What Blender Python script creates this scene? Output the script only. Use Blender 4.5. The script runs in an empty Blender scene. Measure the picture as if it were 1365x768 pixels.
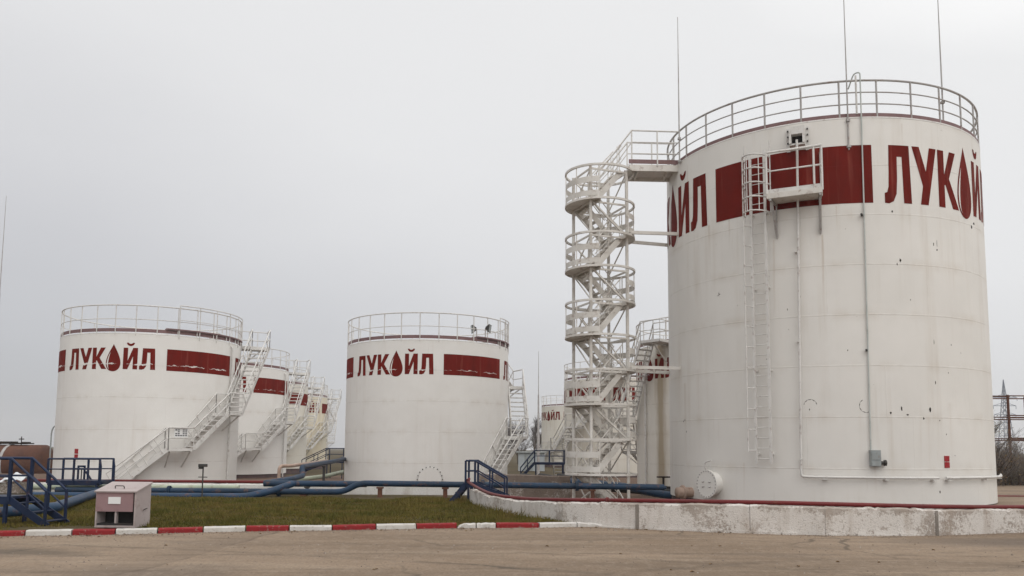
import bpy, bmesh, math, random
import numpy as np
from math import sin, cos, pi, radians as R, sqrt, atan2, hypot
from mathutils import Vector, Matrix
rng = random.Random(7)
scene = bpy.context.scene
col = scene.collection

# ------------------------------------------------------------------ camera
cam = bpy.data.objects.new('camera', bpy.data.cameras.new('camera'))
col.objects.link(cam)
PITCH, ROLL = 0.0987, 0.0067
fw = Vector((0, cos(PITCH), sin(PITCH))); up = Vector((0, -sin(PITCH), cos(PITCH))); rt = Vector((1, 0, 0))
r2 = cos(ROLL)*rt + sin(ROLL)*up; u2 = -sin(ROLL)*rt + cos(ROLL)*up
m = Matrix((r2, u2, -fw)).transposed().to_4x4(); m.translation = Vector((0, 0, 1.6))
cam.matrix_world = m
cam.data.sensor_width = 36; cam.data.lens = 29.048; cam.data.shift_y = 0.0770
cam.data.clip_end = 6000
scene.camera = cam

# ------------------------------------------------------------------ sky, sun, exposure
world = bpy.data.worlds.new('World'); scene.world = world; world.use_nodes = True
nt = world.node_tree; nt.nodes.clear()
out = nt.nodes.new('ShaderNodeOutputWorld'); bg = nt.nodes.new('ShaderNodeBackground')
nt.links.new(bg.outputs[0], out.inputs[0]); bg.inputs[1].default_value = 0.1
sky = nt.nodes.new('ShaderNodeTexSky'); sky.sky_type = 'NISHITA'; sky.sun_disc = False
SUN_EL, SUN_AZ = 48, 150            # azimuth clockwise from +Y (behind the camera, to the right)
sky.sun_elevation = R(SUN_EL); sky.sun_rotation = R(SUN_AZ)
tc = nt.nodes.new('ShaderNodeTexCoord')
sx = nt.nodes.new('ShaderNodeSeparateXYZ'); nt.links.new(tc.outputs['Generated'], sx.inputs[0])
# cloud deck: brighter with height and a little brighter towards +X
ma = nt.nodes.new('ShaderNodeMath'); ma.operation = 'MULTIPLY_ADD'; ma.inputs[1].default_value = 0.28
nt.links.new(sx.outputs[0], ma.inputs[0]); nt.links.new(sx.outputs[2], ma.inputs[2])
ns = nt.nodes.new('ShaderNodeTexNoise'); ns.inputs['Scale'].default_value = 1.7; ns.inputs['Detail'].default_value = 3
mp = nt.nodes.new('ShaderNodeMapping'); mp.inputs['Scale'].default_value = (1, 1, 2.2)
nt.links.new(tc.outputs['Generated'], mp.inputs[0]); nt.links.new(mp.outputs[0], ns.inputs[0])
mb = nt.nodes.new('ShaderNodeMath'); mb.operation = 'MULTIPLY_ADD'; mb.inputs[1].default_value = 0.22
nt.links.new(ns.outputs[0], mb.inputs[0]); nt.links.new(ma.outputs[0], mb.inputs[2])
bk_ = nt.nodes.new('ShaderNodeMath'); bk_.operation = 'MULTIPLY'; bk_.inputs[1].default_value = -0.45; nt.links.new(sx.outputs[1], bk_.inputs[0])
bx_ = nt.nodes.new('ShaderNodeMath'); bx_.operation = 'MAXIMUM'; bx_.inputs[1].default_value = 0.0; nt.links.new(bk_.outputs[0], bx_.inputs[0])
md = nt.nodes.new('ShaderNodeMath'); md.operation = 'ADD'; nt.links.new(mb.outputs[0], md.inputs[0]); nt.links.new(bx_.outputs[0], md.inputs[1])
rp = nt.nodes.new('ShaderNodeValToRGB')
e = rp.color_ramp.elements
e[0].position = 0.0; e[0].color = (4.9, 4.95, 5.2, 1)
e[1].position = 1.0; e[1].color = (15.5, 15.3, 15.0, 1)
a = e.new(0.2); a.color = (6.3, 6.3, 6.5, 1)
a = e.new(0.45); a.color = (8.3, 8.3, 8.35, 1)
a = e.new(0.66); a.color = (8.9, 8.9, 8.9, 1)
nt.links.new(md.outputs[0], rp.inputs[0])
mx = nt.nodes.new('ShaderNodeMix'); mx.data_type = 'RGBA'; mx.inputs[0].default_value = 0.94
nt.links.new(sky.outputs[0], mx.inputs[6]); nt.links.new(rp.outputs[0], mx.inputs[7])
nt.links.new(mx.outputs[2], bg.inputs[0])
sun = bpy.data.objects.new('sun', bpy.data.lights.new('sun', 'SUN')); col.objects.link(sun)
sun.data.energy = 0.5; sun.data.angle = R(35); sun.data.color = (1, 0.96, 0.9)
sd = Vector((sin(R(SUN_AZ))*cos(R(SUN_EL)), cos(R(SUN_AZ))*cos(R(SUN_EL)), sin(R(SUN_EL))))
sun.rotation_euler = sd.to_track_quat('Z', 'Y').to_euler()
scene.view_settings.view_transform = 'Standard'; scene.view_settings.look = 'None'
scene.view_settings.exposure = 0.0; scene.view_settings.gamma = 1.0
scene.view_settings.use_curve_mapping = False

# ------------------------------------------------------------------ helpers
class MB:
    """collects shapes and links them as ONE mesh object"""
    def __init__(s): s.v = []; s.f = []; s.mi = []; s.sm = []; s.cur = 0
    def add(s, vs, fs, smooth=False):
        o = len(s.v); s.v.extend([tuple(p) for p in vs])
        for f in fs: s.f.append([i+o for i in f]); s.mi.append(s.cur); s.sm.append(smooth)
    def box(s, c, d, rz=0, mat=None):
        hx, hy, hz = d[0]/2, d[1]/2, d[2]/2
        M = mat if mat is not None else Matrix.Rotation(rz, 3, 'Z')
        c = Vector(c)
        vs = [c + M @ Vector((x*hx, y*hy, z*hz)) for z in (-1, 1) for x, y in ((-1, -1), (1, -1), (1, 1), (-1, 1))]
        s.add(vs, [(3, 2, 1, 0), (4, 5, 6, 7), (0, 1, 5, 4), (1, 2, 6, 5), (2, 3, 7, 6), (3, 0, 4, 7)])
    def bar(s, a, b, w, h, upv=(0, 0, 1)):
        """box section from a to b: w sideways, h along up"""
        a, b = Vector(a), Vector(b); t = (b-a)
        L = t.length; t.normalize(); u = Vector(upv)
        sd_ = t.cross(u)
        if sd_.length < 1e-4: sd_ = t.cross(Vector((1, 0, 0)))
        sd_.normalize(); u = sd_.cross(t)
        s.box((a+b)/2, (L, w, h), mat=Matrix((t, -sd_, u)).transposed() if False else Matrix((t, sd_, u)).transposed())
    def tube(s, pts, r, n=8, closed=False, caps=True):
        pts = [Vector(p) for p in pts]; N = len(pts)
        rs = r if isinstance(r, (list, tuple)) else [r]*N
        ref = None; rings = []
        for i, p in enumerate(pts):
            if closed: t = (pts[(i+1) % N]-pts[i-1])
            elif i == 0: t = pts[1]-pts[0]
            elif i == N-1: t = pts[-1]-pts[-2]
            else: t = (pts[i+1]-p).normalized()+(p-pts[i-1]).normalized()
            if t.length < 1e-9: t = Vector((0, 0, 1))
            t.normalize()
            if ref is None:
                ref = Vector((0, 0, 1)) if abs(t.z) < .9 else Vector((1, 0, 0))
            x = ref - t*ref.dot(t)
            if x.length < 1e-4: x = t.orthogonal()
            x.normalize(); ref = x; y = t.cross(x)
            k = 1.0
            if not closed and 0 < i < N-1:
                c_ = (pts[i+1]-p).normalized().dot(t); k = 1/max(c_, .5)
            rings.append([p+(x*cos(2*pi*j/n)+y*sin(2*pi*j/n))*rs[i]*k for j in range(n)])
        vs = [q for rg in rings for q in rg]; fs = []
        for i in range(N if closed else N-1):
            a, b = i*n, ((i+1) % N)*n
            for j in range(n): fs.append((a+j, a+(j+1) % n, b+(j+1) % n, b+j))
        s.add(vs, fs, True)
        if caps and not closed:
            s.add(rings[0], [tuple(range(n))[::-1]]); s.add(rings[-1], [tuple(range(n))])
    def revolve(s, prof, n=32, cap0=False, cap1=False, smooth=True, M=None):
        """profile of (r, z) turned about z"""
        vs = []
        for r, z in prof:
            for j in range(n):
                p = Vector((r*cos(2*pi*j/n), r*sin(2*pi*j/n), z)); vs.append(M @ p if M else p)
        fs = []
        for i in range(len(prof)-1):
            for j in range(n): fs.append((i*n+j, i*n+(j+1) % n, (i+1)*n+(j+1) % n, (i+1)*n+j))
        s.add(vs, fs, smooth)
        if cap0: s.add(vs[:n], [tuple(range(n))[::-1]])
        if cap1: s.add(vs[-n:], [tuple(range(n))])
    def arcstrip(s, Rr, a0, a1, z0, z1, th=.006, n=24, c=(0, 0)):
        """curved sheet: angle measured from -Y towards +X"""
        vs = []; fs = []
        for i in range(n+1):
            a = a0+(a1-a0)*i/n
            for rr in (Rr, Rr+th):
                for z in (z0, z1): vs.append((c[0]+rr*sin(a), c[1]-rr*cos(a), z))
        for i in range(n):
            o = i*4; q = o+4
            fs += [(o+0, o+1, q+1, q+0), (o+2, q+2, q+3, o+3), (o+1, o+3, q+3, q+1), (o+0, q+0, q+2, o+2)]
        fs += [(0, 2, 3, 1), (n*4, n*4+1, n*4+3, n*4+2)]
        s.add(vs, fs, False)
    def build(s, name, mats, parent=None, loc=(0, 0, 0), rz=0):
        me = bpy.data.meshes.new(name); me.from_pydata(s.v, [], s.f)
        if not isinstance(mats, (list, tuple)): mats = [mats]
        for mm in mats: me.materials.append(mm)
        me.polygons.foreach_set('material_index', s.mi); me.polygons.foreach_set('use_smooth', s.sm)
        me.update()
        o = bpy.data.objects.new(name, me); col.objects.link(o); o.parent = parent
        o.location = loc; o.rotation_euler = (0, 0, rz)
        return o

def tag(o, label=None, cat=None, group=None, kind=None):
    if label: o['label'] = label
    if cat: o['category'] = cat
    if group: o['group'] = group
    if kind: o['kind'] = kind
    return o
def empty(name, loc, label, cat, group=None, rz=0):
    o = bpy.data.objects.new(name, None); col.objects.link(o); o.location = loc; o.rotation_euler = (0, 0, rz)
    o.empty_display_size = .3
    return tag(o, label, cat, group)
def children(o): return [c for c in col.objects if c.parent == o]
def copy_tree(o, parent=None):
    c = o.copy(); col.objects.link(c); c.parent = parent
    for ch in children(o): copy_tree(ch, c)
    return c
def pol(Rr, a, z):           # a in degrees from -Y towards +X
    return Vector((Rr*sin(R(a)), -Rr*cos(R(a)), z))

# ------------------------------------------------------------------ materials
class N:
    def __init__(s, name, rough=.7, metal=0.0, spec=.3):
        s.m = bpy.data.materials.new(name); s.m.use_nodes = True
        s.t = s.m.node_tree; s.b = s.t.nodes['Principled BSDF']
        s.b.inputs['Roughness'].default_value = rough; s.b.inputs['Metallic'].default_value = metal
        s.b.inputs['Specular IOR Level'].default_value = spec
        s.tc = s.t.nodes.new('ShaderNodeTexCoord')
    def L(s, a, b): s.t.links.new(a, b)
    def co(s, scale=(1, 1, 1), loc=(0, 0, 0)):
        n = s.t.nodes.new('ShaderNodeMapping'); n.inputs['Scale'].default_value = scale; n.inputs['Location'].default_value = loc
        s.L(s.tc.outputs['Object'], n.inputs[0]); return n.outputs[0]
    def noise(s, sc, det=4, rough=.55, scale=(1, 1, 1), loc=(0, 0, 0), dist=0):
        n = s.t.nodes.new('ShaderNodeTexNoise'); n.inputs['Scale'].default_value = sc; n.inputs['Detail'].default_value = det
        n.inputs['Roughness'].default_value = rough; n.inputs['Distortion'].default_value = dist
        s.L(s.co(scale, loc), n.inputs['Vector']); return n.outputs[0]
    def vor(s, sc, scale=(1, 1, 1)):
        n = s.t.nodes.new('ShaderNodeTexVoronoi'); n.inputs['Scale'].default_value = sc
        s.L(s.co(scale), n.inputs['Vector']); return n.outputs[0]
    def ramp(s, x, lo, hi, v0=0.0, v1=1.0):
        n = s.t.nodes.new('ShaderNodeMapRange'); n.inputs[1].default_value = lo; n.inputs[2].default_value = hi
        n.inputs[3].default_value = v0; n.inputs[4].default_value = v1; s.L(x, n.inputs[0]); return n.outputs[0]
    def math(s, op, a, b=None, c=None):
        n = s.t.nodes.new('ShaderNodeMath'); n.operation = op
        for i, x in enumerate((a, b, c)):
            if x is None: continue
            if isinstance(x, (int, float)): n.inputs[i].default_value = x
            else: s.L(x, n.inputs[i])
        return n.outputs[0]
    def mix(s, f, a, b):
        n = s.t.nodes.new('ShaderNodeMix'); n.data_type = 'RGBA'
        for i, x in ((0, f), (6, a), (7, b)):
            if isinstance(x, (int, float)): n.inputs[i].default_value = x
            elif isinstance(x, tuple): n.inputs[i].default_value = (*x, 1)
            else: s.L(x, n.inputs[i])
        return n.outputs[2]
    def xyz(s):
        n = s.t.nodes.new('ShaderNodeSeparateXYZ'); s.L(s.tc.outputs['Object'], n.inputs[0]); return n.outputs
    def base(s, c):
        if isinstance(c, tuple): s.b.inputs['Base Color'].default_value = (*c, 1)
        else: s.L(c, s.b.inputs['Base Color'])
        return s
    def bump(s, h, strength=.3, dist=.01):
        n = s.t.nodes.new('ShaderNodeBump'); n.inputs['Strength'].default_value = strength; n.inputs['Distance'].default_value = dist
        s.L(h, n.inputs['Height']); s.L(n.outputs[0], s.b.inputs['Normal']); return s

def tank_paint(name, base, tint, streak_col, streak, chips=0.0, stripe=None, seamz=1.49, runs=()):
    k = N(name, .55, spec=.25)
    x, y, z = k.xyz()
    c = k.mix(k.ramp(k.noise(.45, 4), .35, .65), base, tint)
    c = k.mix(k.ramp(k.noise(1.6, 6, .6, loc=(3, 1, 2)), .45, .75, 0, .22), c, (.62, .60, .56))
    # run-down streaks: fine in plan, long in height
    st = k.ramp(k.noise(2.6, 5, .62, (1, 1, .045)), .52, .74)
    stm = k.ramp(k.noise(.55, 3, .5, loc=(9, 4, 7)), .38, .66)
    c = k.mix(k.math('MULTIPLY', k.math('MULTIPLY', st, stm), streak), c, streak_col)
    st2 = k.ramp(k.noise(7.5, 4, .6, (1, 1, .05), loc=(5, 5, 1)), .66, .76)
    c = k.mix(k.math('MULTIPLY', st2, streak*.55), c, (streak_col[0]*.8, streak_col[1]*.72, streak_col[2]*.62))
    # plates: each strake a hair different, weld seams between them
    zz = k.math('DIVIDE', z, seamz); fl = k.math('FLOOR', zz); fr = k.math('FRACT', zz)
    fr = k.math('MINIMUM', fr, k.math('SUBTRACT', 1.0, fr))
    wob = k.noise(3.0, 3, .5)
    ang = k.math('ARCTAN2', x, y)
    vs = k.math('FRACT', k.math('ADD', k.math('MULTIPLY', ang, 5.5/(2*pi)), k.math('MULTIPLY', fl, .37)))
    vs = k.math('MINIMUM', vs, k.math('SUBTRACT', 1.0, vs))
    vline = k.ramp(vs, 0.0012, .003, 1, 0)
    line = k.math('MAXIMUM', k.ramp(fr, .006, .016, 1, 0), k.math('MULTIPLY', vline, .5))
    seam = k.math('MULTIPLY', line, k.ramp(wob, .40, .68, .02, .24))
    c = k.mix(seam, c, (streak_col[0]*.62, streak_col[1]*.6, streak_col[2]*.6))
    dirt = k.math('MULTIPLY', k.ramp(fr, 0.01, .16, 1, 0), k.ramp(k.noise(1.3, 5, .6, (1, 1, .5), loc=(2, 8, 3)), .46, .7, 0, .3))
    c = k.mix(dirt, c, streak_col)
    if stripe:
        a0, w, colr, amt = stripe
        d = k.math('ABSOLUTE', k.math('SUBTRACT', k.math('ARCTAN2', x, k.math('MULTIPLY', y, -1.0)), R(a0)))
        d = k.math('ADD', d, k.math('MULTIPLY', k.math('SUBTRACT', k.noise(3, 4, .6, (1, 1, .2)), .5), R(w)))
        c = k.mix(k.ramp(d, R(w*.3), R(w), amt, 0), c, colr)
    if runs:
        an = k.math('ARCTAN2', x, k.math('MULTIPLY', y, -1.0))
        an = k.math('ADD', an, k.math('MULTIPLY', k.math('SUBTRACT', k.noise(2.2, 4, .6, (1, 1, .3)), .5), .012))
        ragged = k.ramp(k.noise(6, 5, .65, (1, 1, .12), loc=(3, 9, 2)), .3, .62)
        for a_, w_, zt, ln, am in runs:
            d = k.math('ABSOLUTE', k.math('SUBTRACT', an, R(a_)))
            mk = k.math('MULTIPLY', k.ramp(d, 0, R(w_), am, 0), k.math('MULTIPLY', k.ramp(z, zt-ln, zt, 0, 1), k.ramp(z, zt, zt+.04, 1, 0)))
            c = k.mix(k.math('MULTIPLY', mk, ragged), c, (.36, .25, .16))
    if chips:
        ch = k.ramp(k.noise(3.4, 6, .68, loc=(1.5, 2, .4)), .725-chips*.03, .735-chips*.03)
        c = k.mix(ch, c, (.06, .035, .03))
    k.base(c)
    h = k.math('ADD', k.math('MULTIPLY', line, .5), k.math('MULTIPLY', k.noise(.9, 2, .5, (1, 1, .6)), 1.4))
    k.bump(h, .35, .02)
    return k.m

def red_paint(name, flake_z, flake, colr=(.30, .022, .018)):
    k = N(name, .7, spec=.08); x, y, z = k.xyz()
    c = k.mix(k.ramp(k.noise(2.2, 5, .6, (1, 1, .35)), .35, .7), colr, (colr[0]*.68, colr[1]*.9, colr[2]*.9))
    c = k.mix(k.ramp(k.noise(5, 4, .6, (1, 1, .05)), .56, .76, 0, .35), c, (.36, .12, .09))
    d = k.math('ABSOLUTE', k.math('ADD', k.math('SUBTRACT', z, flake_z), k.math('MULTIPLY', k.math('SUBTRACT', k.noise(3.5, 5, .7), .5), .30)))
    w = k.ramp(k.noise(1.1, 4, .6, loc=(4, 2, 9)), .42, .72, -.01, flake)
    mk = k.math('LESS_THAN', d, w)
    if flake > .005: c = k.mix(mk, c, (.74, .72, .69))
    fr = k.math('ABSOLUTE', k.math('SUBTRACT', z, flake_z))
    c = k.mix(k.ramp(fr, .006, .014, .35, 0), c, (.16, .02, .02))
    k.base(c); return k.m

def metal_paint(name, c0, c1, rust=(.16, .07, .035), amt=.3, sc=6, rough=.55):
    k = N(name, rough, spec=.3)
    c = k.mix(k.ramp(k.noise(sc*.35, 4), .35, .65), c0, c1)
    c = k.mix(k.math('MULTIPLY', k.ramp(k.noise(sc, 6, .65, loc=(2, 5, 1)), .56, .68), amt), c, rust)
    k.base(c).bump(k.noise(sc*5, 3), .15, .004); return k.m

M = {}
M['white'] = tank_paint('white_tank_paint', (.765, .75, .72), (.73, .71, .68), (.48, .41, .33), .28)
M['white_big'] = tank_paint('white_tank_paint_weathered', (.72, .70, .665), (.675, .655, .62), (.45, .38, .30), .34, chips=.3, runs=((-34, .5, 8.35, 2.6, .5), (-18.6, .5, 8.35, 3.0, .6), (-25, .8, 11.0, 1.4, .3), (-59, .9, 9.25, 1.6, .35), (-71, .6, 11.6, 3.5, .4), (-50, .4, 9.28, 1.0, .45), (-14, .3, 9.2, .8, .4), (8, .5, 11.7, 1.2, .3), (14, .6, 9.2, 1.8, .35), (31, .5, 9.1, 1.5, .35), (-46, .5, 1.6, 1.2, .35), (-5, .6, 1.9, 1.4, .25), (22, 1.5, 3.4, 2.2, .2), (13, 1.2, 3.0, 1.6, .16), (-66, 1.8, 4.6, 3.2, .25), (-75, 1.2, 4.2, 3, .3)))
M['cream'] = tank_paint('creamy_tank_paint', (.70, .67, .61), (.66, .62, .54), (.42, .33, .23), .6)
M['yellow'] = tank_paint('yellowed_tank_paint', (.70, .65, .54), (.66, .58, .43), (.42, .31, .18), .8)
M['stained'] = tank_paint('stained_tank_paint', (.72, .69, .64), (.68, .64, .57), (.42, .33, .22), .5, stripe=(-55, 5.5, (.30, .225, .13), .75))
M['red'] = red_paint('red_letter_paint', 5.98, .032, (.170, .013, .009))
M['red_worn'] = red_paint('flaked_red_letter_paint', 6.0, .05, (.170, .013, .009))
M['red_big'] = red_paint('red_band_paint', 10.43, .0, (.150, .012, .008))
M['letter_white'] = N('white_gap_paint', .6).base((.70, .68, .65)).m
M['mauve'] = metal_paint('mauve_painted_steel', (.21, .125, .125), (.17, .10, .10), amt=.4)
M['rail'] = metal_paint('white_painted_steel', (.66, .645, .62), (.58, .565, .54), amt=.45, sc=7)
M['railgrey'] = metal_paint('grey_weathered_rail', (.42, .41, .40), (.33, .31, .30), amt=.5, sc=7)
M['tower'] = metal_paint('off_white_tower_steel', (.68, .655, .615), (.57, .54, .495), amt=.5, sc=5)
M['found'] = metal_paint('dark_tank_base', (.095, .06, .06), (.06, .045, .045), amt=.4, sc=4, rough=.9)
M['black'] = metal_paint('black_bitumen_and_bay_shade', (.018, .018, .02), (.03, .026, .025), amt=.25, rough=.8)  # bitumen black, also the painted shade inside the sand box
M['blue'] = metal_paint('dark_blue_paint', (.008, .020, .058), (.006, .014, .040), amt=.25, sc=5, rough=.5)
M['pipeblue'] = metal_paint('blue_grey_pipe_paint', (.013, .037, .076), (.010, .026, .050), amt=.6, sc=5, rough=.55)
M['lightblue'] = metal_paint('light_blue_pipe_paint', (.018, .052, .108), (.014, .036, .072), amt=.55, sc=5, rough=.5)
M['palepipe'] = metal_paint('pale_green_pipe_paint', (.42, .46, .36), (.34, .38, .30), amt=.4, sc=3)
M['redpipe'] = metal_paint('dark_red_pipe_paint', (.135, .010, .011), (.10, .010, .011), amt=.35, sc=4, rough=.45)
M['galv'] = metal_paint('galvanised_steel', (.33, .36, .36), (.26, .28, .28), amt=.35, sc=8, rough=.5)
M['conduit'] = metal_paint('pale_grey_conduit_paint', (.52, .54, .52), (.42, .45, .43), (.18, .16, .14), amt=.3, sc=5)
M['dark'] = metal_paint('dark_steel', (.06, .055, .05), (.04, .037, .035), amt=.3, rough=.6)
M['rust'] = metal_paint('rusty_steel', (.115, .05, .032), (.075, .035, .026), (.19, .085, .04), .6, 2.5, .85)
M['rustdark'] = metal_paint('black_soot_steel', (.02, .017, .015), (.035, .025, .02), amt=.4, rough=.9)
M['tan'] = metal_paint('tan_primer_steel', (.40, .29, .23), (.33, .24, .19), amt=.5)
M['signred'] = N('red_sign_paint', .5).base((.30, .015, .02)).m
M['signwhite'] = N('white_sign_plate', .5).base((.74, .74, .73)).m
M['signink'] = N('dark_sign_print', .6).base((.10, .10, .11)).m
M['pink'] = metal_paint('faded_pink_paint', (.30, .195, .20), (.245, .155, .16), (.16, .09, .08), .45, 3.5, .75)
M['pinktop'] = metal_paint('pale_pink_lid_paint', (.42, .365, .355), (.36, .305, .295), (.2, .12, .1), .4, 4, .75)
M['pylon'] = metal_paint('grey_lattice_steel', (.20, .22, .27), (.17, .19, .23), amt=.1)
M['tarp'] = N('pale_sheet_plastic', .4).base((.62, .64, .66)).m
M['hut'] = metal_paint('pale_grey_block_wall', (.42, .45, .47), (.36, .39, .41), amt=.2, sc=2, rough=.9)
M['panel'] = metal_paint('rusted_ochre_sheet', (.20, .135, .075), (.14, .085, .05), (.09, .04, .025), .7, 1.5, .9)

def road_mat():
    k = N('dusty_concrete_road', .88, spec=.2); x, y, z = k.xyz()
    c = k.mix(k.ramp(k.noise(.22, 5, .55), .35, .65), (.205, .147, .100), (.300, .226, .163))
    # tyre-swept arcs: long soft streaks across the yard
    c = k.mix(k.ramp(k.noise(.55, 8, .68, (.16, 1.25, 1), dist=.7), .45, .66, 0, .75), c, (.15, .11, .078))
    c = k.mix(k.ramp(k.noise(.8, 8, .68, (.10, 1.1, 1), loc=(7, 3, 0), dist=.9), .52, .70, 0, .7), c, (.34, .265, .195))
    c = k.mix(k.ramp(k.noise(.33, 5, .6, (.5, 1, 1), loc=(31, 12, 0), dist=.4), .56, .70, 0, .5), c, (.12, .10, .085))
    c = k.mix(k.ramp(k.noise(30, 4, .8, (1, .3, 1)), .42, .66, 0, .55), c, (.11, .083, .06))
    c = k.mix(k.ramp(k.noise(9, 6, .8, (.6, .35, 1), loc=(9, 2, 0)), .50, .66, 0, .5), c, (.30, .24, .185))
    # tyre marks: pairs of long dark arcs
    for (cx, cy, rr, w_, am) in ((-14, -22, 36.2, .11, .5), (-14, -22, 37.8, .10, .42), (22, -30, 44.3, .12, .45), (22, -30, 45.9, .12, .4), (4, -60, 73.0, .10, .4), (4, -60, 71.4, .1, .35)):
        dx, dy = k.math('SUBTRACT', x, cx), k.math('SUBTRACT', y, cy)
        dd = k.math('SQRT', k.math('ADD', k.math('MULTIPLY', dx, dx), k.math('MULTIPLY', dy, dy)))
        dd = k.math('ADD', k.math('ABSOLUTE', k.math('SUBTRACT', dd, rr)), k.math('MULTIPLY', k.math('SUBTRACT', k.noise(.6, 4, .6), .5), .12))
        c = k.mix(k.math('MULTIPLY', k.ramp(dd, w_*.4, w_*1.3, am, 0), k.ramp(k.noise(1.4, 5, .65, loc=(cx, 2, 0)), .4, .62)), c, (.085, .066, .05))
    c = k.mix(k.ramp(k.noise(5, 8, .78, (1, .6, 1), loc=(1, 1, 0)), .57, .68, 0, .5), c, (.10, .08, .062))
    # construction joint running out from the kerb, and the swept patch beside it
    jn = k.math('ADD', k.math('ADD', x, k.math('MULTIPLY', y, -.078)), 5.66)
    jn = k.math('ADD', jn, k.math('MULTIPLY', k.math('SUBTRACT', k.noise(.9, 5, .65, loc=(2, 2, 0)), .5), .55))
    ms = k.ramp(y, 9, 15.6, 1, 1)
    jl = k.math('MULTIPLY', k.ramp(k.math('ABSOLUTE', jn), .012, .06, .75, 0), k.ramp(k.noise(1.1, 4, .6, loc=(6, 1, 0)), .38, .55))
    c = k.mix(jl, c, (.075, .055, .04))
    c = k.mix(k.math('MULTIPLY', k.ramp(jn, -1.2, 0, 0, .35), k.ramp(jn, 0, .05, 1, 0)), c, (.14, .105, .078))
    # oily dark sweep by the wall at the right, wet-looking patch at the left
    ow = k.math('ADD', k.math('MULTIPLY', k.math('SUBTRACT', x, 9.5), .30), k.math('MULTIPLY', k.math('SUBTRACT', y, 14.9), .0))
    ox = k.math('SUBTRACT', x, 9.3); oy = k.math('SUBTRACT', y, 14.9)
    oe = k.math('ADD', k.math('MULTIPLY', k.math('MULTIPLY', ox, ox), .10), k.math('MULTIPLY', k.math('MULTIPLY', oy, oy), 1.3))
    oe = k.math('ADD', oe, k.math('MULTIPLY', k.noise(.7, 5, .6, (.3, 1, 1)), .9))
    c = k.mix(k.ramp(oe, .5, 1.4, .6, 0), c, (.10, .082, .07))
    lx = k.math('ADD', x, 7.4); ly = k.math('SUBTRACT', y, 12.7)
    le = k.math('ADD', k.math('MULTIPLY', k.math('MULTIPLY', lx, lx), .16), k.math('MULTIPLY', k.math('MULTIPLY', ly, ly), .7))
    le = k.math('ADD', le, k.math('MULTIPLY', k.noise(1.2, 6, .65, (.4, 1, 1), loc=(3, 7, 0)), 1.6))
    c = k.mix(k.ramp(le, .75, 1.15, .65, 0), c, (.085, .07, .055))
    # hairline cracks
    vn = k.t.nodes.new('ShaderNodeTexVoronoi'); vn.feature = 'DISTANCE_TO_EDGE'; vn.inputs['Scale'].default_value = .33
    dn = k.t.nodes.new('ShaderNodeTexNoise'); dn.inputs['Scale'].default_value = 1.2; dn.inputs['Detail'].default_value = 6
    k.L(k.co(), dn.inputs['Vector'])
    add = k.t.nodes.new('ShaderNodeVectorMath'); add.operation = 'MULTIPLY_ADD'; add.inputs[1].default_value = (.9, .9, 0)
    k.L(dn.outputs['Color'], add.inputs[0]); k.L(k.co(), add.inputs[2]); k.L(add.outputs[0], vn.inputs['Vector'])
    cr = k.math('MULTIPLY', k.ramp(vn.outputs['Distance'], .004, .012, 1, 0), k.ramp(k.noise(.3, 2, loc=(5, 0, 0)), .5, .62, 0, .6))
    c = k.mix(cr, c, (.06, .05, .04))
    k.base(c)
    k.bump(k.math('ADD', k.noise(30, 5, .7), k.math('MULTIPLY', k.noise(2.5, 4, .6, (.4, 1, 1)), 1.5)), .5, .012)
    return k.m
M['road'] = road_mat()
def soil_mat(name, a, b, d, sc=1):
    k = N(name, .95, spec=.1)
    c = k.mix(k.ramp(k.noise(1.1*sc, 5), .35, .65), a, b)
    c = k.mix(k.ramp(k.noise(14*sc, 6, .7), .45, .7, 0, .7), c, d)
    k.base(c).bump(k.noise(22*sc, 5, .7), .7, .03); return k.m
M['soil'] = soil_mat('brown_soil', (.07, .055, .028), (.10, .078, .04), (.045, .035, .02))
M['bundfloor'] = soil_mat('reddish_gravel', (.13, .085, .065), (.17, .12, .09), (.07, .045, .035))
M['land'] = soil_mat('dry_steppe_land', (.07, .055, .032), (.10, .078, .045), (.05, .04, .025), .05)

def bund_mat(name, white, bare, amt, dark=(.16, .14, .12)):
    k = N(name, .92, spec=.12)
    c = k.mix(k.ramp(k.noise(1.6, 5, .6), .35, .65), bare, (bare[0]*.72, bare[1]*.70, bare[2]*.68))
    pe = k.math('ADD', k.math('ADD', k.math('MULTIPLY', k.noise(4.2, 10, .78, (1, 1, .8)), .38), k.math('MULTIPLY', k.noise(.85, 3, .5, (1, 1, .7), loc=(6, 1, 2)), .30)), k.math('MULTIPLY', k.noise(19, 8, .75, loc=(4, 4, 4)), .32))
    zt_ = k.math('MULTIPLY', k.ramp(k.xyz()[2], .34, .54), k.ramp(k.noise(1.7, 3, .5, (1, 1, .01), loc=(2, 2, 2)), .4, .65, 0, .13))
    c = k.mix(k.ramp(k.math('SUBTRACT', pe, zt_), amt, amt+.035), c, white)
    c = k.mix(k.ramp(k.noise(26, 4, .7, loc=(8, 1, 3)), .60, .68, 0, .7), c, dark)
    c = k.mix(k.ramp(k.noise(2.2, 5, .6, (1.3, 1.3, .25), loc=(1, 7, 2)), .54, .74, 0, .55), c, (bare[0]*.75, bare[1]*.68, bare[2]*.6))
    k.base(c)
    k.bump(k.math('ADD', k.math('MULTIPLY', pe, 1.2), k.noise(40, 3, .6)), .8, .02); return k.m
M['bund'] = bund_mat('peeling_whitewashed_concrete', (.61, .575, .54), (.44, .39, .35), .455)
M['bundgrey'] = bund_mat('bare_stained_concrete', (.40, .37, .335), (.24, .195, .165), .53, (.10, .075, .06))
M['mortar'] = bund_mat('grey_joint_mortar', (.44, .41, .38), (.27, .245, .22), .56, (.1, .09, .08))
M['bundwhite'] = bund_mat('whitewashed_concrete', (.66, .645, .62), (.47, .43, .40), .40)
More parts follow.
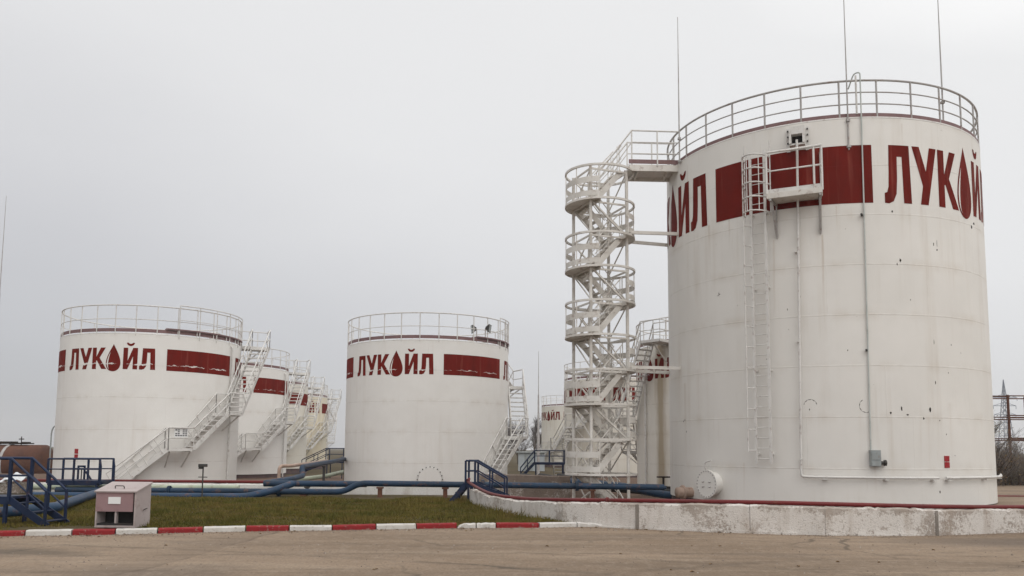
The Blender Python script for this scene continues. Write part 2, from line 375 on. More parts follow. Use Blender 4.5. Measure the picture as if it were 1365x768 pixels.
def kerb_mat(name, c0, c1):
    k = N(name, .75, spec=.2)
    c = k.mix(k.ramp(k.noise(4, 5), .35, .7), c0, c1)
    c = k.mix(k.ramp(k.noise(13, 7, .7), .57, .66, 0, .75), c, (.28, .24, .2))
    k.base(c).bump(k.noise(20, 4), .4, .01); return k.m
M['kerbred'] = kerb_mat('red_kerb_paint', (.25, .020, .023), (.20, .02, .022))
M['kerbwhite'] = kerb_mat('white_kerb_paint', (.58, .56, .535), (.48, .455, .42))

def blade_mat():
    k = N('lawn_grass', .8, spec=.15)
    n = k.noise(.55, 4, .6)
    c = k.mix(k.ramp(n, .38, .64), (.084, .080, .015), (.15, .115, .028))
    c = k.mix(k.ramp(k.noise(1.6, 6, .7, loc=(3, 3, 0)), .48, .64, 0, .85), c, (.17, .115, .04))
    c = k.mix(k.ramp(k.noise(30, 2, .6), .4, .7, 0, .4), c, (.05, .056, .012))
    k.base(c); return k.m
M['grass'] = blade_mat()
M['bark'] = metal_paint('grey_brown_bark', (.10, .08, .065), (.07, .055, .045), (.14, .12, .09), .4, 3, .95)
M['twig'] = metal_paint('bare_grey_twigs', (.17, .15, .14), (.13, .115, .11), (.2, .17, .14), .3, 3, .95)
M['leaf'] = metal_paint('brown_autumn_leaves', (.19, .115, .055), (.14, .09, .045), (.17, .12, .03), .6, 2, .9)
M['leafolive'] = metal_paint('olive_autumn_leaves', (.14, .11, .05), (.11, .085, .04), (.13, .085, .03), .6, 2, .9)

# ------------------------------------------------------------------ ground
def sheet(name, pts, z, mat, kind='structure'):
    b = MB(); b.add([(x, y, z) for x, y in pts], [tuple(range(len(pts)))])
    return tag(b.build(name, mat), kind=kind)
land = sheet('ground', [(-1400, -60), (1400, -60), (1400, 1400), (-1400, 1400)], -0.62, M['land'])
# yard road: near sheet, its far edge hidden under kerb and wall
kerb_pts = [(-9.75, 14.5), (-8.63, 14.9), (-7.88, 15.05), (-7.18, 15.22), (-6.51, 15.45), (-5.77, 15.72), (-5.04, 15.93), (-4.26, 16.1),
            (-3.47, 16.27), (-2.65, 16.48), (-1.88, 16.66), (-1.08, 16.85), (-.70, 16.91), (-.30, 16.95), (.58, 17.08), (1.37, 17.32), (2.0, 17.42)]
wall_pts = [(-1.20, 24.3), (-.60, 20.95), (.18, 19.45), (1.12, 17.98), (2.55, 16.92), (4.63, 16.22), (5.98, 15.92), (8.15, 16.02), (10.3, 16.75), (13.0, 17.7)]
road_poly = [(-60, -40), (60, -40), (60, 40)] + [(14.5, 40), (14.0, 18.1)] + [(x, y+.1) for x, y in wall_pts[:4:-1]] + [(2.3, 17.35)] + [(x, y+.08) for x, y in kerb_pts[::-1]] + [(-20, 12), (-60, 5)]
road = sheet('road', road_poly, 0.0, M['road'])
skirt = MB()   # earth under the road's edge
lawn_poly = [(x, y+.1) for x, y in kerb_pts[:-1]] + [(1.3, 17.75), (.25, 19.4), (-.52, 20.95), (-1.1, 24.3), (-1.0, 28.02), (-30, 28.02), (-30, 16), (-13, 13.6)]
lawn = sheet('soil', lawn_poly, 0.035, M['soil'])
bund_poly = [(-1.0, 28.1), (-.95, 24.4), (-.4, 21.0), (.36, 19.6), (1.25, 18.15), (2.6, 17.1), (4.7, 16.4), (6, 16.1), (8.1, 16.2), (10.2, 16.95), (13.0, 17.9), (16, 22), (26, 29.9), (26, 60), (-45, 60), (-45, 28.1)]
sheet('ground_gravel', bund_poly, -.42, M['bundfloor'])

# grass blades: one stuff object
def inside(px, py, poly):
    poly = np.array(poly); c = np.zeros(px.shape, bool); j = len(poly)-1
    for i in range(len(poly)):
        xi, yi = poly[i]; xj, yj = poly[j]
        cond = ((yi > py) != (yj > py)) & (px < (xj-xi)*(py-yi)/(yj-yi+1e-12)+xi)
        c ^= cond; j = i
    return c
def make_grass(n, seed=3):
    r = np.random.default_rng(seed)
    x = r.uniform(-16, 1.6, n); y = r.uniform(14.8, 27.4, n)
    keep = inside(x, y, [(a, b+.16) for a, b in kerb_pts[:-1]] + [(1.15, 17.85), (.1, 19.35), (-.66, 20.95), (-1.28, 24.3), (-1.3, 26.9), (-30, 26.9), (-30, 20), (-11, 15.0)])
    # bare worn patch by the box and the steps
    bare = (((x+8.3)/1.5)**2+((y-15.7)/.75)**2) < r.uniform(.5, 1.3, n)
    # thin, patchy rim near the far wall
    far = y > 25.4+.6*np.sin(x*1.7)+r.uniform(-.6, .8, n)
    keep &= ~bare & ~far
    x, y = x[keep], y[keep]; n = len(x)
    edge = np.zeros(n)
    for (ax, ay), (bx, by) in zip([(1.15, 17.85), (.1, 19.35), (-.66, 20.95)], [(.1, 19.35), (-.66, 20.95), (-1.28, 24.3)]):
        t = np.clip(((x-ax)*(bx-ax)+(y-ay)*(by-ay))/((bx-ax)**2+(by-ay)**2), 0, 1)
        d = np.hypot(x-ax-t*(bx-ax), y-ay-t*(by-ay)); edge = np.maximum(edge, np.clip(1-d/.55, 0, 1))
    h = r.uniform(.025, .07, n)*(1+edge*2.4*r.uniform(.2, 1, n))*(1+.5*np.sin(x*2.1+y)*np.sin(y*1.3)); w = r.uniform(.006, .013, n)*(1+edge*.4)
    nc = 420; cxs = r.uniform(-14, 1.2, nc); cys = r.uniform(15, 26, nc); cr = r.uniform(.05, .22, nc); cg = np.zeros(n)
    for q in range(nc): cg = np.maximum(cg, np.clip(1.3-np.hypot(x-cxs[q], y-cys[q])/cr[q], 0, 1))
    h *= 1+cg*r.uniform(.4, 1.6, n)
    a = r.uniform(0, 2*pi, n); ln = r.uniform(.2, .9, n)*h; b = r.uniform(0, 2*pi, n)
    v = np.zeros((n, 3, 3)); z0 = .031
    v[:, 0] = np.stack([x-w*np.cos(a), y-w*np.sin(a), np.full(n, z0)], 1)
    v[:, 1] = np.stack([x+w*np.cos(a), y+w*np.sin(a), np.full(n, z0)], 1)
    v[:, 2] = np.stack([x+ln*np.cos(b), y+ln*np.sin(b), z0+h], 1)
    me = bpy.data.meshes.new('grass')
    me.vertices.add(n*3); me.vertices.foreach_set('co', v.reshape(-1))
    me.loops.add(n*3); me.loops.foreach_set('vertex_index', np.arange(n*3, dtype=np.int32))
    me.polygons.add(n); me.polygons.foreach_set('loop_start', np.arange(0, n*3, 3, dtype=np.int32))
    me.update(calc_edges=True); me.validate(); me.materials.append(M['grass'])
    o = bpy.data.objects.new('grass', me); col.objects.link(o)
    tag(o, 'short olive green lawn between the kerb and the low white wall', 'grass', kind='stuff')
make_grass(260000)

# ------------------------------------------------------------------ kerb blocks
ords = ['first', 'second', 'third', 'fourth', 'fifth', 'sixth', 'seventh', 'eighth', 'ninth', 'tenth']
seq = 'RWRWRWRWRWRwwRWw'
cnt = {'R': 0, 'W': 0}
vis_w = 0
for i in range(len(kerb_pts)-1):
    A = Vector((*kerb_pts[i], 0)); B = Vector((*kerb_pts[i+1], 0)); d = (B-A).normalized(); n_ = Vector((-d.y, d.x, 0))
    s_ = seq[i]; small = s_ == 'w'
    g_ = .012
    A2 = A+d*g_; B2 = B-d*g_
    h0 = .095+rng.uniform(-.007, .007); h1 = .095+rng.uniform(-.007, .007)
    if i == 11: h0 = .03
    if i == 15: h1 = .045
    bm = bmesh.new(); dep = .15
    NS = 8; rows = []
    for q in range(NS+1):
        p = A2.lerp(B2, q/NS); hh = h0+(h1-h0)*(q/NS) if i != 11 else .095*min(1, .25+q/3.2)
        if small: hh += rng.uniform(-.012, .006)
        j = .004 if not small else .012
        prof = [(0, -.03), (0, hh-.022), (.022, hh), (dep, hh), (dep, -.03)]
        rows.append([bm.verts.new(p+n_*(a+rng.uniform(-j, j))+Vector((0, 0, b+rng.uniform(-j, j)*.6))) for a, b in prof])
    for q in range(NS):
        for t in range(4): bm.faces.new((rows[q][t], rows[q+1][t], rows[q+1][t+1], rows[q][t+1]))
    bm.faces.new(rows[0]); bm.faces.new(rows[-1][::-1])
    bmesh.ops.recalc_face_normals(bm, faces=bm.faces)
    me = bpy.data.meshes.new('kerb_block'); bm.to_mesh(me); bm.free()
    me.materials.append(M['kerbred' if s_ == 'R' else 'kerbwhite'])
    o = bpy.data.objects.new('kerb_block', me); col.objects.link(o)
    if i == 11: lb = 'short white kerb block with a chipped sloping left end'
    elif i == 12: lb = 'short white kerb block between the chipped block and the last red block'
    elif i == 15: lb = 'broken low white kerb block at the right end, running into the bund wall'
    elif s_ == 'R': lb = 'red painted kerb block, %s red one from the left' % ords[cnt['R']]; cnt['R'] += 1
    else: lb = 'long white painted kerb block, right of the %s red one from the left' % ords[cnt['R']-1]
    tag(o, lb, 'kerb block', 'red and white kerb blocks along the road')

# ------------------------------------------------------------------ bund walls
def wall_panel(name, A, B, th, z0, h0, h1, mat, parent, rag=.02, seed=0, gap=.003):
    r = random.Random(seed); A = Vector((*A, 0)); B = Vector((*B, 0)); d = (B-A); L = d.length; d.normalize(); nn = Vector((-d.y, d.x, 0))
    A = A+d*gap; B = B-d*gap; n = max(4, int(L/.07)); bm = bmesh.new(); rows = []
    drift = [r.uniform(0, 6.28) for _ in range(6)]
    for i in range(n+1):
        t = i/n; p = A.lerp(B, t); s = t*L
        h = h0+(h1-h0)*t + rag*(.5*sin(s*2.3+drift[0])+.35*sin(s*7.7+drift[1])+r.uniform(-.5, .5)*.7)
        if r.random() < .06: h -= r.uniform(.01, .05)*rag/.02*.6
        bow = .008*sin(s*1.9+drift[2])
        H = h-z0
        prof = [(bow, z0), (bow+.006*sin(s*5+drift[3]), z0+H*.33), (bow, z0+H*.66), (bow+.004*r.uniform(-1, 1), h-.03), (.03+r.uniform(-.008, .012), h), (th*.55, h+r.uniform(-.006, .006)), (th, h), (th, z0)]
        rows.append([bm.verts.new(p+nn*a+Vector((0, 0, b))) for a, b in prof])
    for i in range(n):
        for k in range(len(rows[0])-1): bm.faces.new((rows[i][k], rows[i+1][k], rows[i+1][k+1], rows[i][k+1]))
    bm.faces.new(rows[0]); bm.faces.new(rows[-1][::-1]); bmesh.ops.recalc_face_normals(bm, faces=bm.faces)
    me = bpy.data.meshes.new(name); bm.to_mesh(me); bm.free(); me.materials.append(mat)
    o = bpy.data.objects.new(name, me); col.objects.link(o); o.parent = parent; return o
bw = empty('bund_wall', (0, 0, 0), 'low bund wall of peeling whitewashed concrete along the road in front of the big tank', 'wall')
hts = [.43, .43, .40, .46, .52, .545, .54, .50, .455, .44]
k_ = 0
for i in range(len(wall_pts)-1):
    A, B = wall_pts[i], wall_pts[i+1]
    nsub = 1
    for q in range(nsub):
        wall_panel('panel', A, B, .30, -.25, hts[i], hts[i+1], M['bund'], bw, .018, 20+i, gap=.004)
    if i in (4, 7):
        d_ = atan2(B[1]-A[1], B[0]-A[0]); jm = MB(); hj = hts[i]-.03; jm.box((A[0]-sin(d_)*.135, A[1]+cos(d_)*.135, (hj-.25)/2), (.07, .28, hj+.25), d_); jm.build('mortar_joint', M['mortar'], bw)
# crumbling plinth edge along the foot of the wall (same wall, a part)
r_ = random.Random(5); pb = MB()
pth = [Vector((x, y, 0)) for x, y in wall_pts[3:8]]
for i in range(len(pth)-1):
    d = (pth[i+1]-pth[i]); L = d.length; d.normalize(); nn = Vector((-d.y, d.x, 0)); s = 0.05
    while s < L-.2:
        l = r_.uniform(.12, .5)
        if r_.random() < .8:
            h = r_.uniform(.025, .06); w = r_.uniform(.04, .12)
            c = pth[i]+d*(s+l/2)-nn*(w/2-.02)
            pb.box((c.x, c.y, h/2-.01), (l, w, h), atan2(d.y, d.x)+r_.uniform(-.08, .08))
        s += l*r_.uniform(.55, .95)
pb.build('plinth', M['bund'], bw)
bk = empty('bund_wall', (0, 28, 0), 'long low white bund wall behind the lawn, under the blue pipes', 'wall')
for i in range(10):
    x0 = -30+i*2.9
    wall_panel('panel', (x0, 0), (x0+2.9, 0), .28, -.3, .36, .36, M['bundwhite'], bk, .012, 50+i)
mw = empty('bund_wall', (0, 31, 0), 'bare brown stained concrete wall behind the stair tower foot', 'wall')
for i in range(2):
    wall_panel('panel', (-1.2+i*1.7, 0), (.5+i*1.7, 0), .25, -.62, .66-.03*i, .63-.03*i, M['bundgrey'], mw, .02, 70+i)
rw = empty('bund_wall', (0, 30, 0), 'grey concrete bund wall behind the big tank at the right edge', 'wall')
for i in range(4):
    wall_panel('panel', (15.3+i*3, 0), (18.3+i*3, 0), .28, -.85, -.04, -.06, M['bundgrey'], rw, .02, 80+i)

# red pipes
def smooth_path(pts, per=6):
    P = [Vector(p) for p in pts]; out_ = []
    for i in range(len(P)-1):
        p0 = P[max(i-1, 0)]; p1 = P[i]; p2 = P[i+1]; p3 = P[min(i+2, len(P)-1)]
        for k in range(per):
            t = k/per
            out_.append(.5*((2*p1)+(-p0+p2)*t+(2*p0-5*p1+4*p2-p3)*t*t+(-p0+3*p1-3*p2+p3)*t**3))
    out_.append(P[-1]); return out_
def bend(pts, rad=.25, n=5):
    """polyline with rounded corners"""
    P = [Vector(p) for p in pts]; o = [P[0]]
    for i in range(1, len(P)-1):
        a = P[i-1]-P[i]; b = P[i+1]-P[i]; r = min(rad, a.length*.45, b.length*.45)
        s, e_ = P[i]+a.normalized()*r, P[i]+b.normalized()*r
        for k in range(n+1):
            t = k/n; o.append((1-t)**2*s+2*t*(1-t)*P[i]+t*t*e_)
    o.append(P[-1]); return o
rp_ = [(x+.06+.02*i*0, y+.16, h+.04) for i, ((x, y), h) in enumerate(zip(wall_pts, hts))]
rp_[0] = (-1.22, 24.1, .62); rp_ = [(-1.22, 24.2, .72)] + rp_
rp_ = [(x, y, z) for i, (x, y, z) in enumerate(rp_)]
b = MB(); sp_ = smooth_path(rp_, 8); b.tube(sp_, .042, 10)
o = b.build('pipe', M['redpipe']); tag(o, 'dark red water pipe lying along the top of the front bund wall', 'pipe')
fl = MB()
for i in (37,):
    p, q = sp_[i], sp_[i+1]; d = (q-p).normalized()
    Mx = Matrix.Translation(p) @ d.to_track_quat('Z', 'Y').to_matrix().to_4x4()
    fl.revolve([(0.04, -.02), (.068, -.02), (.068, .02), (.04, .02)], 12, M=Mx)
fl.build('flange', M['redpipe'], o)
b = MB(); b.tube([(-32, 28.12, .40), (-20, 28.1, .43), (-12.2, 28.1, .43), (-8.25, 28.1, .43)], .05, 8)
tag(b.build('pipe', M['redpipe']), 'dark red pipe on the white bund wall before the left tank', 'pipe')
b = MB(); b.tube([(15.6, 30.1, .0), (18, 30.1, -.0), (27, 30.1, -.01)], .05, 8)
tag(b.build('pipe', M['redpipe']), 'dark red pipe on the grey bund wall at the right edge', 'pipe')

# ------------------------------------------------------------------ lettering shapes (unit word, 1 x 1)
def L_(o, w0=.028, w1=.150):
    s = .122/.122
    return [(o+.028, 1), (o+.148, 1), (o+.156, 0), (o+.108, 0), (o+.103, .80), (o+.074, .80), (o+.072, .42), (o+.066, .16), (o+.048, .03), (o+.022, -.01), (o-.002, 0), (o-.002, .17), (o+.012, .185), (o+.021, .28), (o+.024, .5)]
GL = [
    L_(0),
    [(.166, 1), (.213, 1), (.254, .58), (.282, 1), (.331, 1), (.264, 0), (.212, 0), (.231, .32)],
    [(.341, 1), (.389, 1), (.389, .58), (.438, 1), (.492, 1), (.428, .52), (.508, 0), (.453, 0), (.396, .40), (.389, .39), (.389, 0), (.341, 0)],
    [(.681, 1), (.727, 1), (.727, .40), (.778, 1), (.825, 1), (.825, 0), (.779, 0), (.779, .60), (.728, 0), (.681, 0)],
    L_(.845),
]
drop = []
for i in range(49):
    t = i/48*2*pi
    # teardrop: tip up
    yy = (1-cos(t))/2
    drop.append((.578+.108*sin(t)*(sin(t/2)**1.35), 1.17-1.28*yy))
drop = drop[:-1]
GL.append(drop)
brv = [(.752+.040*cos(a), 1.24-.10*sin(a)*1.6) for a in [pi*i/10 for i in range(11)]]
brv += [(.752+.020*cos(a), 1.235-.04*sin(a)*1.2) for a in [pi*(10-i)/10 for i in range(11)]]
GL.append(brv)
cres = [(.522+.0*i, 0) for i in range(0)]
def dl(t_, off): return (.578-.108*sin(t_)*(sin(t_/2)**1.35)+off, 1.17-1.28*(1-cos(t_))/2)
ta_ = [R(66)+(R(150)-R(66))*i/14 for i in range(15)]
cres = [dl(q, .012) for q in ta_] + [dl(q, .012+.014*sin(pi*(q-R(66))/R(84))) for q in ta_[::-1]]
def wrap_mesh(name, polys, Rr, a0, aw, z0, zh, mats, parent, rz=0, pmat=None):
    bm = bmesh.new()
    for pi_, poly in enumerate(polys):
        vs = [bm.verts.new((x, y, 0)) for x, y in poly]
        f = bm.faces.new(vs); f.material_index = pmat[pi_] if pmat else 0
    bmesh.ops.triangulate(bm, faces=bm.faces[:])
    step = 1.5/aw if aw else .02
    x = -.05
    while x < 1.05:
        bmesh.ops.bisect_plane(bm, geom=bm.verts[:]+bm.edges[:]+bm.faces[:], plane_co=(x, 0, 0), plane_no=(1, 0, 0)); x += step
    for f in bm.faces: f.smooth = True
    off = {}
    for f in bm.faces:
        for v_ in f.verts: off[v_] = .003 if f.material_index else 0
    for v_ in bm.verts:
        p = pol(Rr+.006+off[v_], a0+aw*v_.co.x, z0+zh*v_.co.y); v_.co = p
    bmesh.ops.recalc_face_normals(bm, faces=bm.faces)
    for f in bm.faces:
        c = f.calc_center_median()
        if f.normal.dot(Vector((c.x, c.y, 0))) < 0: f.normal_flip()
    me = bpy.data.meshes.new(name); bm.to_mesh(me); bm.free()
    for mm in mats: me.materials.append(mm)
    o = bpy.data.objects.new(name, me); col.objects.link(o); o.parent = parent; o.rotation_euler = (0, 0, rz); return o
WORD = GL + [cres]; WORDM = [0]*len(GL) + [1]
BAND = [[(0, 0), (1, 0), (1, 1), (0, 1)]]

# ------------------------------------------------------------------ tanks
def shell_mb(Rr, z0, H, n=192):
    b = MB(); nz = 10
    b.revolve([(Rr, z0+(H-z0)*i/nz) for i in range(nz+1)], n); return b
def roof_mb(Rr, H, rise, n=96):
    b = MB(); b.revolve([(Rr+.004, H-.05), (Rr+.012, H), (Rr*.99, H+.012), (Rr*.6, H+rise*.45), (Rr*.2, H+rise*.85), (.05, H+rise)], n, cap1=True); return b
def ring(Rr, z, a0=0, a1=360, n=96): return [pol(Rr, a0+(a1-a0)*i/n, z) for i in range(n+1)]
def railing(Rr, H, h, mids, npost, parent, mat, r=.022, a0=0, a1=360, leanz=0):
    b = MB(); full = abs(a1-a0) >= 359.9
    n = 96
    for zz, rr in [(h, r*1.15)]+[(q, r*.7) for q in mids]:
        pts = ring(Rr, H+zz, a0, a1, n)
        if full: b.tube(pts[:-1], rr, 6, closed=True)
        else: b.tube(pts, rr, 6)
    for i in range(npost if full else npost+1):
        a = a0+(a1-a0)*i/npost
        b.tube([pol(Rr, a, H-.12), pol(Rr, a, H+h)], r, 6)
    return b.build('railing', mat, parent)

LEV_B = [(0.0, 5), (2.8, 36), (2.8, 50), (5.6, 75), (5.6, 88), (7.47, 107)]
def stairs(parent, Rr, H, rz, name='staircase', mat=None, lev=None):
    """inclined stair bracketed to the shell in three straight flights, climbing to +angle"""
    ri, ro = Rr+.22, Rr+1.08
    lev = lev or [(0.0, 5), (2.08, 32), (2.08, 44), (3.82, 64), (3.82, 74), (H+.02, 107)]
    b = MB(); lands = []; brs = []
    def ex_(z): t = max(0, (z-lev[3][0])/(H+.02-lev[3][0])) if lev[3][0] < 5 else 0; return t*.34
    for i in range(len(lev)-1):
        (z0, a0), (z1, a1) = lev[i], lev[i+1]
        pi0, pi1 = pol(ri+ex_(z0), a0, z0), pol(ri+ex_(z1), a1, z1); po0, po1 = pol(ro+ex_(z0), a0, z0), pol(ro+ex_(z1), a1, z1)
        if z1 > z0+.1:
            for p, q in ((pi0, pi1), (po0, po1)): b.bar(p, q, .04, .20)
            nst = max(6, int((z1-z0)/.235))
            for s in range(nst):
                t = (s+.5)/nst; c0 = pi0.lerp(pi1, t); c1 = po0.lerp(po1, t)
                b.bar(c0, c1, .21, .05)
        else:
            lands.append([pi0, po0, po1, pi1])
            for aa in (a0+1, a1-1):
                br = MB(); br.bar(pol(Rr-.01, aa, z0-.10), pol(ro, aa, z0-.10), .05, .05); br.bar(pol(ro-.1, aa, z0-.1), pol(Rr-.01, aa, z0-.85), .05, .05); brs.append(br)
    z = H+.02; lands.append([pol(ri-.3, 107, z), pol(ro+ex_(z), 107, z), pol(ro+ex_(z), 119, z), pol(ri-.3, 119, z)])
    br = MB(); br.bar(pol(Rr-.01, 112, z-.12), pol(ro, 112, z-.12), .05, .06); br.bar(pol(ro-.05, 112, z-.1), pol(Rr-.01, 112, z-1), .05, .05); brs.append(br)
    st = b.build(name, mat, parent, rz=rz)
    for p in lands:
        land = MB(); u_ = Vector((0, 0, .04)); w_ = Vector((0, 0, .09))
        land.add([q+u_ for q in p]+[q-w_ for q in p], [(0, 1, 2, 3), (7, 6, 5, 4), (0, 4, 5, 1), (1, 5, 6, 2), (2, 6, 7, 3), (3, 7, 4, 0)]); land.build('landing', mat, st)
    for br in brs: br.build('bracket', mat, st)
    lev2 = lev+[(H+.02, 119)]
    for rr in (ri-.02, ro+.02):
        h_ = MB(); HR = .98
        top = [pol(rr+ex_(z), a, z+HR) for z, a in lev2]
        h_.tube(top, .03, 6); h_.tube([q-Vector((0, 0, .48)) for q in top], .02, 6)
        for i in range(len(lev2)-1):
            A, B = top[i], top[i+1]; d_ = (B-A).normalized(); npst = max(1, int(round((B-A).length/.85)))
            for s in range(npst+1):
                q = A.lerp(B, s/npst); foot = q-Vector((0, 0, HR+.05))+d_*(HR*d_.z*.9)
                if d_.z > .1 and s == npst: foot = q-Vector((0, 0, HR+.05))
                h_.tube([foot, q], .022, 6, caps=False)
        h_.build('handrail', mat, st)
    er = MB(); z = H+.02; x_ = ex_(z)
    for dz in (HR, HR-.48): er.tube([pol(ri-.28, 119, z+dz), pol(ro+x_+.02, 119, z+dz)], .026, 6)
    for rr in (ri-.28, ri+.25, ri+.7): er.tube([pol(rr, 119, z), pol(rr, 119, z+HR)], .022, 6)
    er.build('end_rail', mat, st)
    return st

SMALL_R, SMALL_H = 4.275, 7.45
def small_tank(x, y, label, shell_mat, rot_marks, rot_stairs, base=-.6, lev=None, fdn='found', red='red'):
    t = empty('storage_tank', (x, y, base), label, 'storage tank', 'small white storage tanks')
    Rr, H = SMALL_R, SMALL_H
    shell_mb(Rr, .42, H).build('shell', shell_mat, t)
    f = MB(); f.revolve([(Rr+.12, -.1), (Rr+.12, .12), (Rr-.03, .16), (Rr-.03, .42)], 96); f.build('foundation', M[fdn], t)
    rf = roof_mb(Rr, H, .55).build('roof', M['rail'], t)
    # toe board just inside the rail
    tb = MB(); tb.arcstrip(Rr-.06, 0, 2*pi, H+.06, H+.22, .012, 96); tb.build('toe_board', M['mauve'], t)
    railing(Rr-.02, H, 1.31, [.66], 29, t, M['rail'], .026)
    a = R(rot_marks)
    for k in range(3):
        a0 = -34+120*k
        wrap_mesh('painted_word', WORD, Rr, a0, 58.6, 5.75, 1.0, [M[red], M['letter_white']], t, a, WORDM)
        wrap_mesh('painted_band', BAND, Rr, a0+65.2, 48.3, 5.74, 1.02, [M[red]], t, a)
    stairs(t, Rr, H, R(rot_stairs), mat=M['rail'], lev=lev)
    return t
T1P = (-18.48, 42.37); T2P = (-4.48, 44.01)
t1 = small_tank(*T1P, 'white storage tank at the far left, red lettering, stair winding up its right side', M['white'], 0, 0, red='red_worn')
t2 = small_tank(*T2P, 'white storage tank standing alone mid picture with two floodlights on its roof', M['white'], -15.4, 34, lev=LEV_B)
t3 = small_tank(-19.89, 57.14, 'white tank half hidden directly behind the far left tank', M['white'], 12.5, 2)
t4 = small_tank(-22.0, 71.2, 'cream stained tank third in the left row, mostly behind stairs', M['cream'], 20, 4)
t5 = small_tank(-23.9, 87.5, 'yellowed tank fourth in the left row', M['yellow'], 42, 0)
t6 = small_tank(-27.2, 103, 'last tank of the left row, only its white stair showing beside the lone middle tank', M['cream'], 0, 34, lev=LEV_B)
t7 = small_tank(10.9, 43.5, 'white tank with a brown run-down stain, behind the big tank and stair tower', M['stained'], -66, -161, fdn='black')
t9 = small_tank(8.4, 64.96, 'cream tank behind the stair tower, further back than the stained one', M['cream'], -100, -118)
t8 = small_tank(8.06, 104.7, 'small far cream tank left of the stair tower, seen past the middle tank', M['cream'], -55, -85)

# details on the far left tank
Rr = SMALL_R
rb = MB(); n = 20
for zz, rr in ((1.44, .026), (.74, .016)): rb.tube(ring(Rr+.02, SMALL_H+zz, 38, 104, n), rr, 6)
for i in range(6): rb.tube([pol(Rr+.02, 38+66*i/5, SMALL_H-.15), pol(Rr+.02, 38+66*i/5, SMALL_H+1.44)], .024, 6)
rb.build('raised_railing', M['rail'], t1)
wk = MB(); wk.arcstrip(Rr-.5, R(30), R(106), SMALL_H+.24, SMALL_H+.30, .55, 24); wk.build('roof_walkway', M['mauve'], t1)
v = MB(); vx, vy = 2.9, .6
v.revolve([(.14, SMALL_H-.1), (.14, SMALL_H+.32), (.28, SMALL_H+.34), (.30, SMALL_H+.46), (.25, SMALL_H+.5), (.25, SMALL_H+.60), (.30, SMALL_H+.62), (.16, SMALL_H+.72)], 20, cap1=True, M=Matrix.Translation((vx, vy, 0)))
v.build('roof_vent', M['rail'], t1)
sg = MB(); sg.arcstrip(Rr+.0, R(-23.8), R(-21), 1.60, 1.80, .02, 4); sg.arcstrip(Rr, R(-23.8), R(-21), 1.84, 2.06, .02, 4); sg.build('sign', M['signred'], t1)
def down_pipe(t, a, z0, z1, rz=0):
    d = MB(); d.tube(bend([pol(Rr+.1, a, z0), pol(Rr+.1, a, z1), pol(Rr-.1, a, z1+.12)], .12), .045, 8)
    for z in (1.0, 2.4, 4.0, 5.5): d.bar(pol(Rr-.01, a, z), pol(Rr+.14, a, z), .03, .05)
    d.build('drain_pipe', M['rail'], t)
down_pipe(t1, 80, .2, 7.2); down_pipe(t3, 83, .2, 7.2); down_pipe(t7, -70, .2, 7.2)
nb = MB(); ct = pol(Rr+1.01, 38, 0); d_ = pol(1, 38+90, 0)
nb.box((ct.x, ct.y, 2.82), (.62, .015, .40), R(38)); nbo = nb.build('notice_board', M['signwhite'], t1)
nl = MB(); r_ = random.Random(3)
for i in range(4):
    for q in range(5):
        if r_.random() < .75:
            nl.box((ct.x+cos(R(38))*(-.22+.11*q)+sin(R(38))*.011, ct.y+sin(R(38))*(-.22+.11*q)-cos(R(38))*.011, 2.70+.085*i), (.085, .006, .05), R(38))
nl.build('print', M['signink'], nbo)
# middle tank: manhole ring of bolts
def disc_M(a, z, Rr, dz=0): # frame with local z radial
    d = pol(1, a, 0); return Matrix.Translation(pol(Rr, a, z)) @ d.to_track_quat('Z', 'Y').to_matrix().to_4x4()
mh = MB(); Mx = disc_M(8, .71, Rr); mh.revolve([(.55, -.1), (.55, .06), (0.001, .06)], 36, M=Mx, smooth=False); mho = mh.build('manhole', M['white'], t2)
bl = MB()
for i in range(20):
    a = 2*pi*i/20; bl.revolve([(.026, -.1), (.026, .09), (.001, .09)], 6, M=Mx @ Matrix.Translation((.60*cos(a), .60*sin(a), 0)))
bl.build('bolts', M['dark'], mho)
rb = MB()
for zz, rr in ((1.44, .026), (.74, .016)): rb.tube(ring(Rr+.02, SMALL_H+zz, 64, 106, n), rr, 6)
for i in range(5): rb.tube([pol(Rr+.02, 64+42*i/4, SMALL_H-.15), pol(Rr+.02, 64+42*i/4, SMALL_H+1.44)], .024, 6)
rb.build('raised_railing', M['rail'], t2)
wk = MB(); wk.arcstrip(Rr-.5, R(40), R(106), SMALL_H+.24, SMALL_H+.30, .55, 24); wk.build('roof_walkway', M['mauve'], t2)
# floodlights on its roof
def flood_head(loc, yaw, pitch, label):
    e_ = empty('floodlight', loc, label, 'floodlight', 'floodlights on the middle tank')
    p = MB(); p.tube([(0, 0, -.75), (0, 0, 0)], .03, 8); p.build('post', M['rail'], e_)
    h = MB(); Mm = Matrix.Rotation(yaw, 4, 'Z') @ Matrix.Rotation(pitch, 4, 'X')
    prof = [(.02, .06, .06), (.22, .19, .20), (.25, .19, .20)]
    vs = []
    for yv, w_, h_ in prof:
        for sx_, sz_ in ((-1, -1), (1, -1), (1, 1), (-1, 1)): vs.append(Mm @ Vector((sx_*w_, -yv, sz_*h_)))
    fs = [(3, 2, 1, 0)]
    for i in range(2):
        for j in range(4): fs.append((i*4+j, i*4+(j+1) % 4, (i+1)*4+(j+1) % 4, (i+1)*4+j))
    fs.append((8, 9, 10, 11)); h.add(vs, fs); h.build('housing', M['dark'], e_)
    l = MB(); l.add([Mm @ Vector((sx_*.165, -.253, sz_*.175)) for sx_, sz_ in ((-1, -1), (1, -1), (1, 1), (-1, 1))], [(0, 1, 2, 3)]); l.build('lens', M['galv'], e_)
flood_head((-1.80, 41.4, 7.62), R(-74), R(8), 'left dark floodlight of the pair on the middle tank roof')
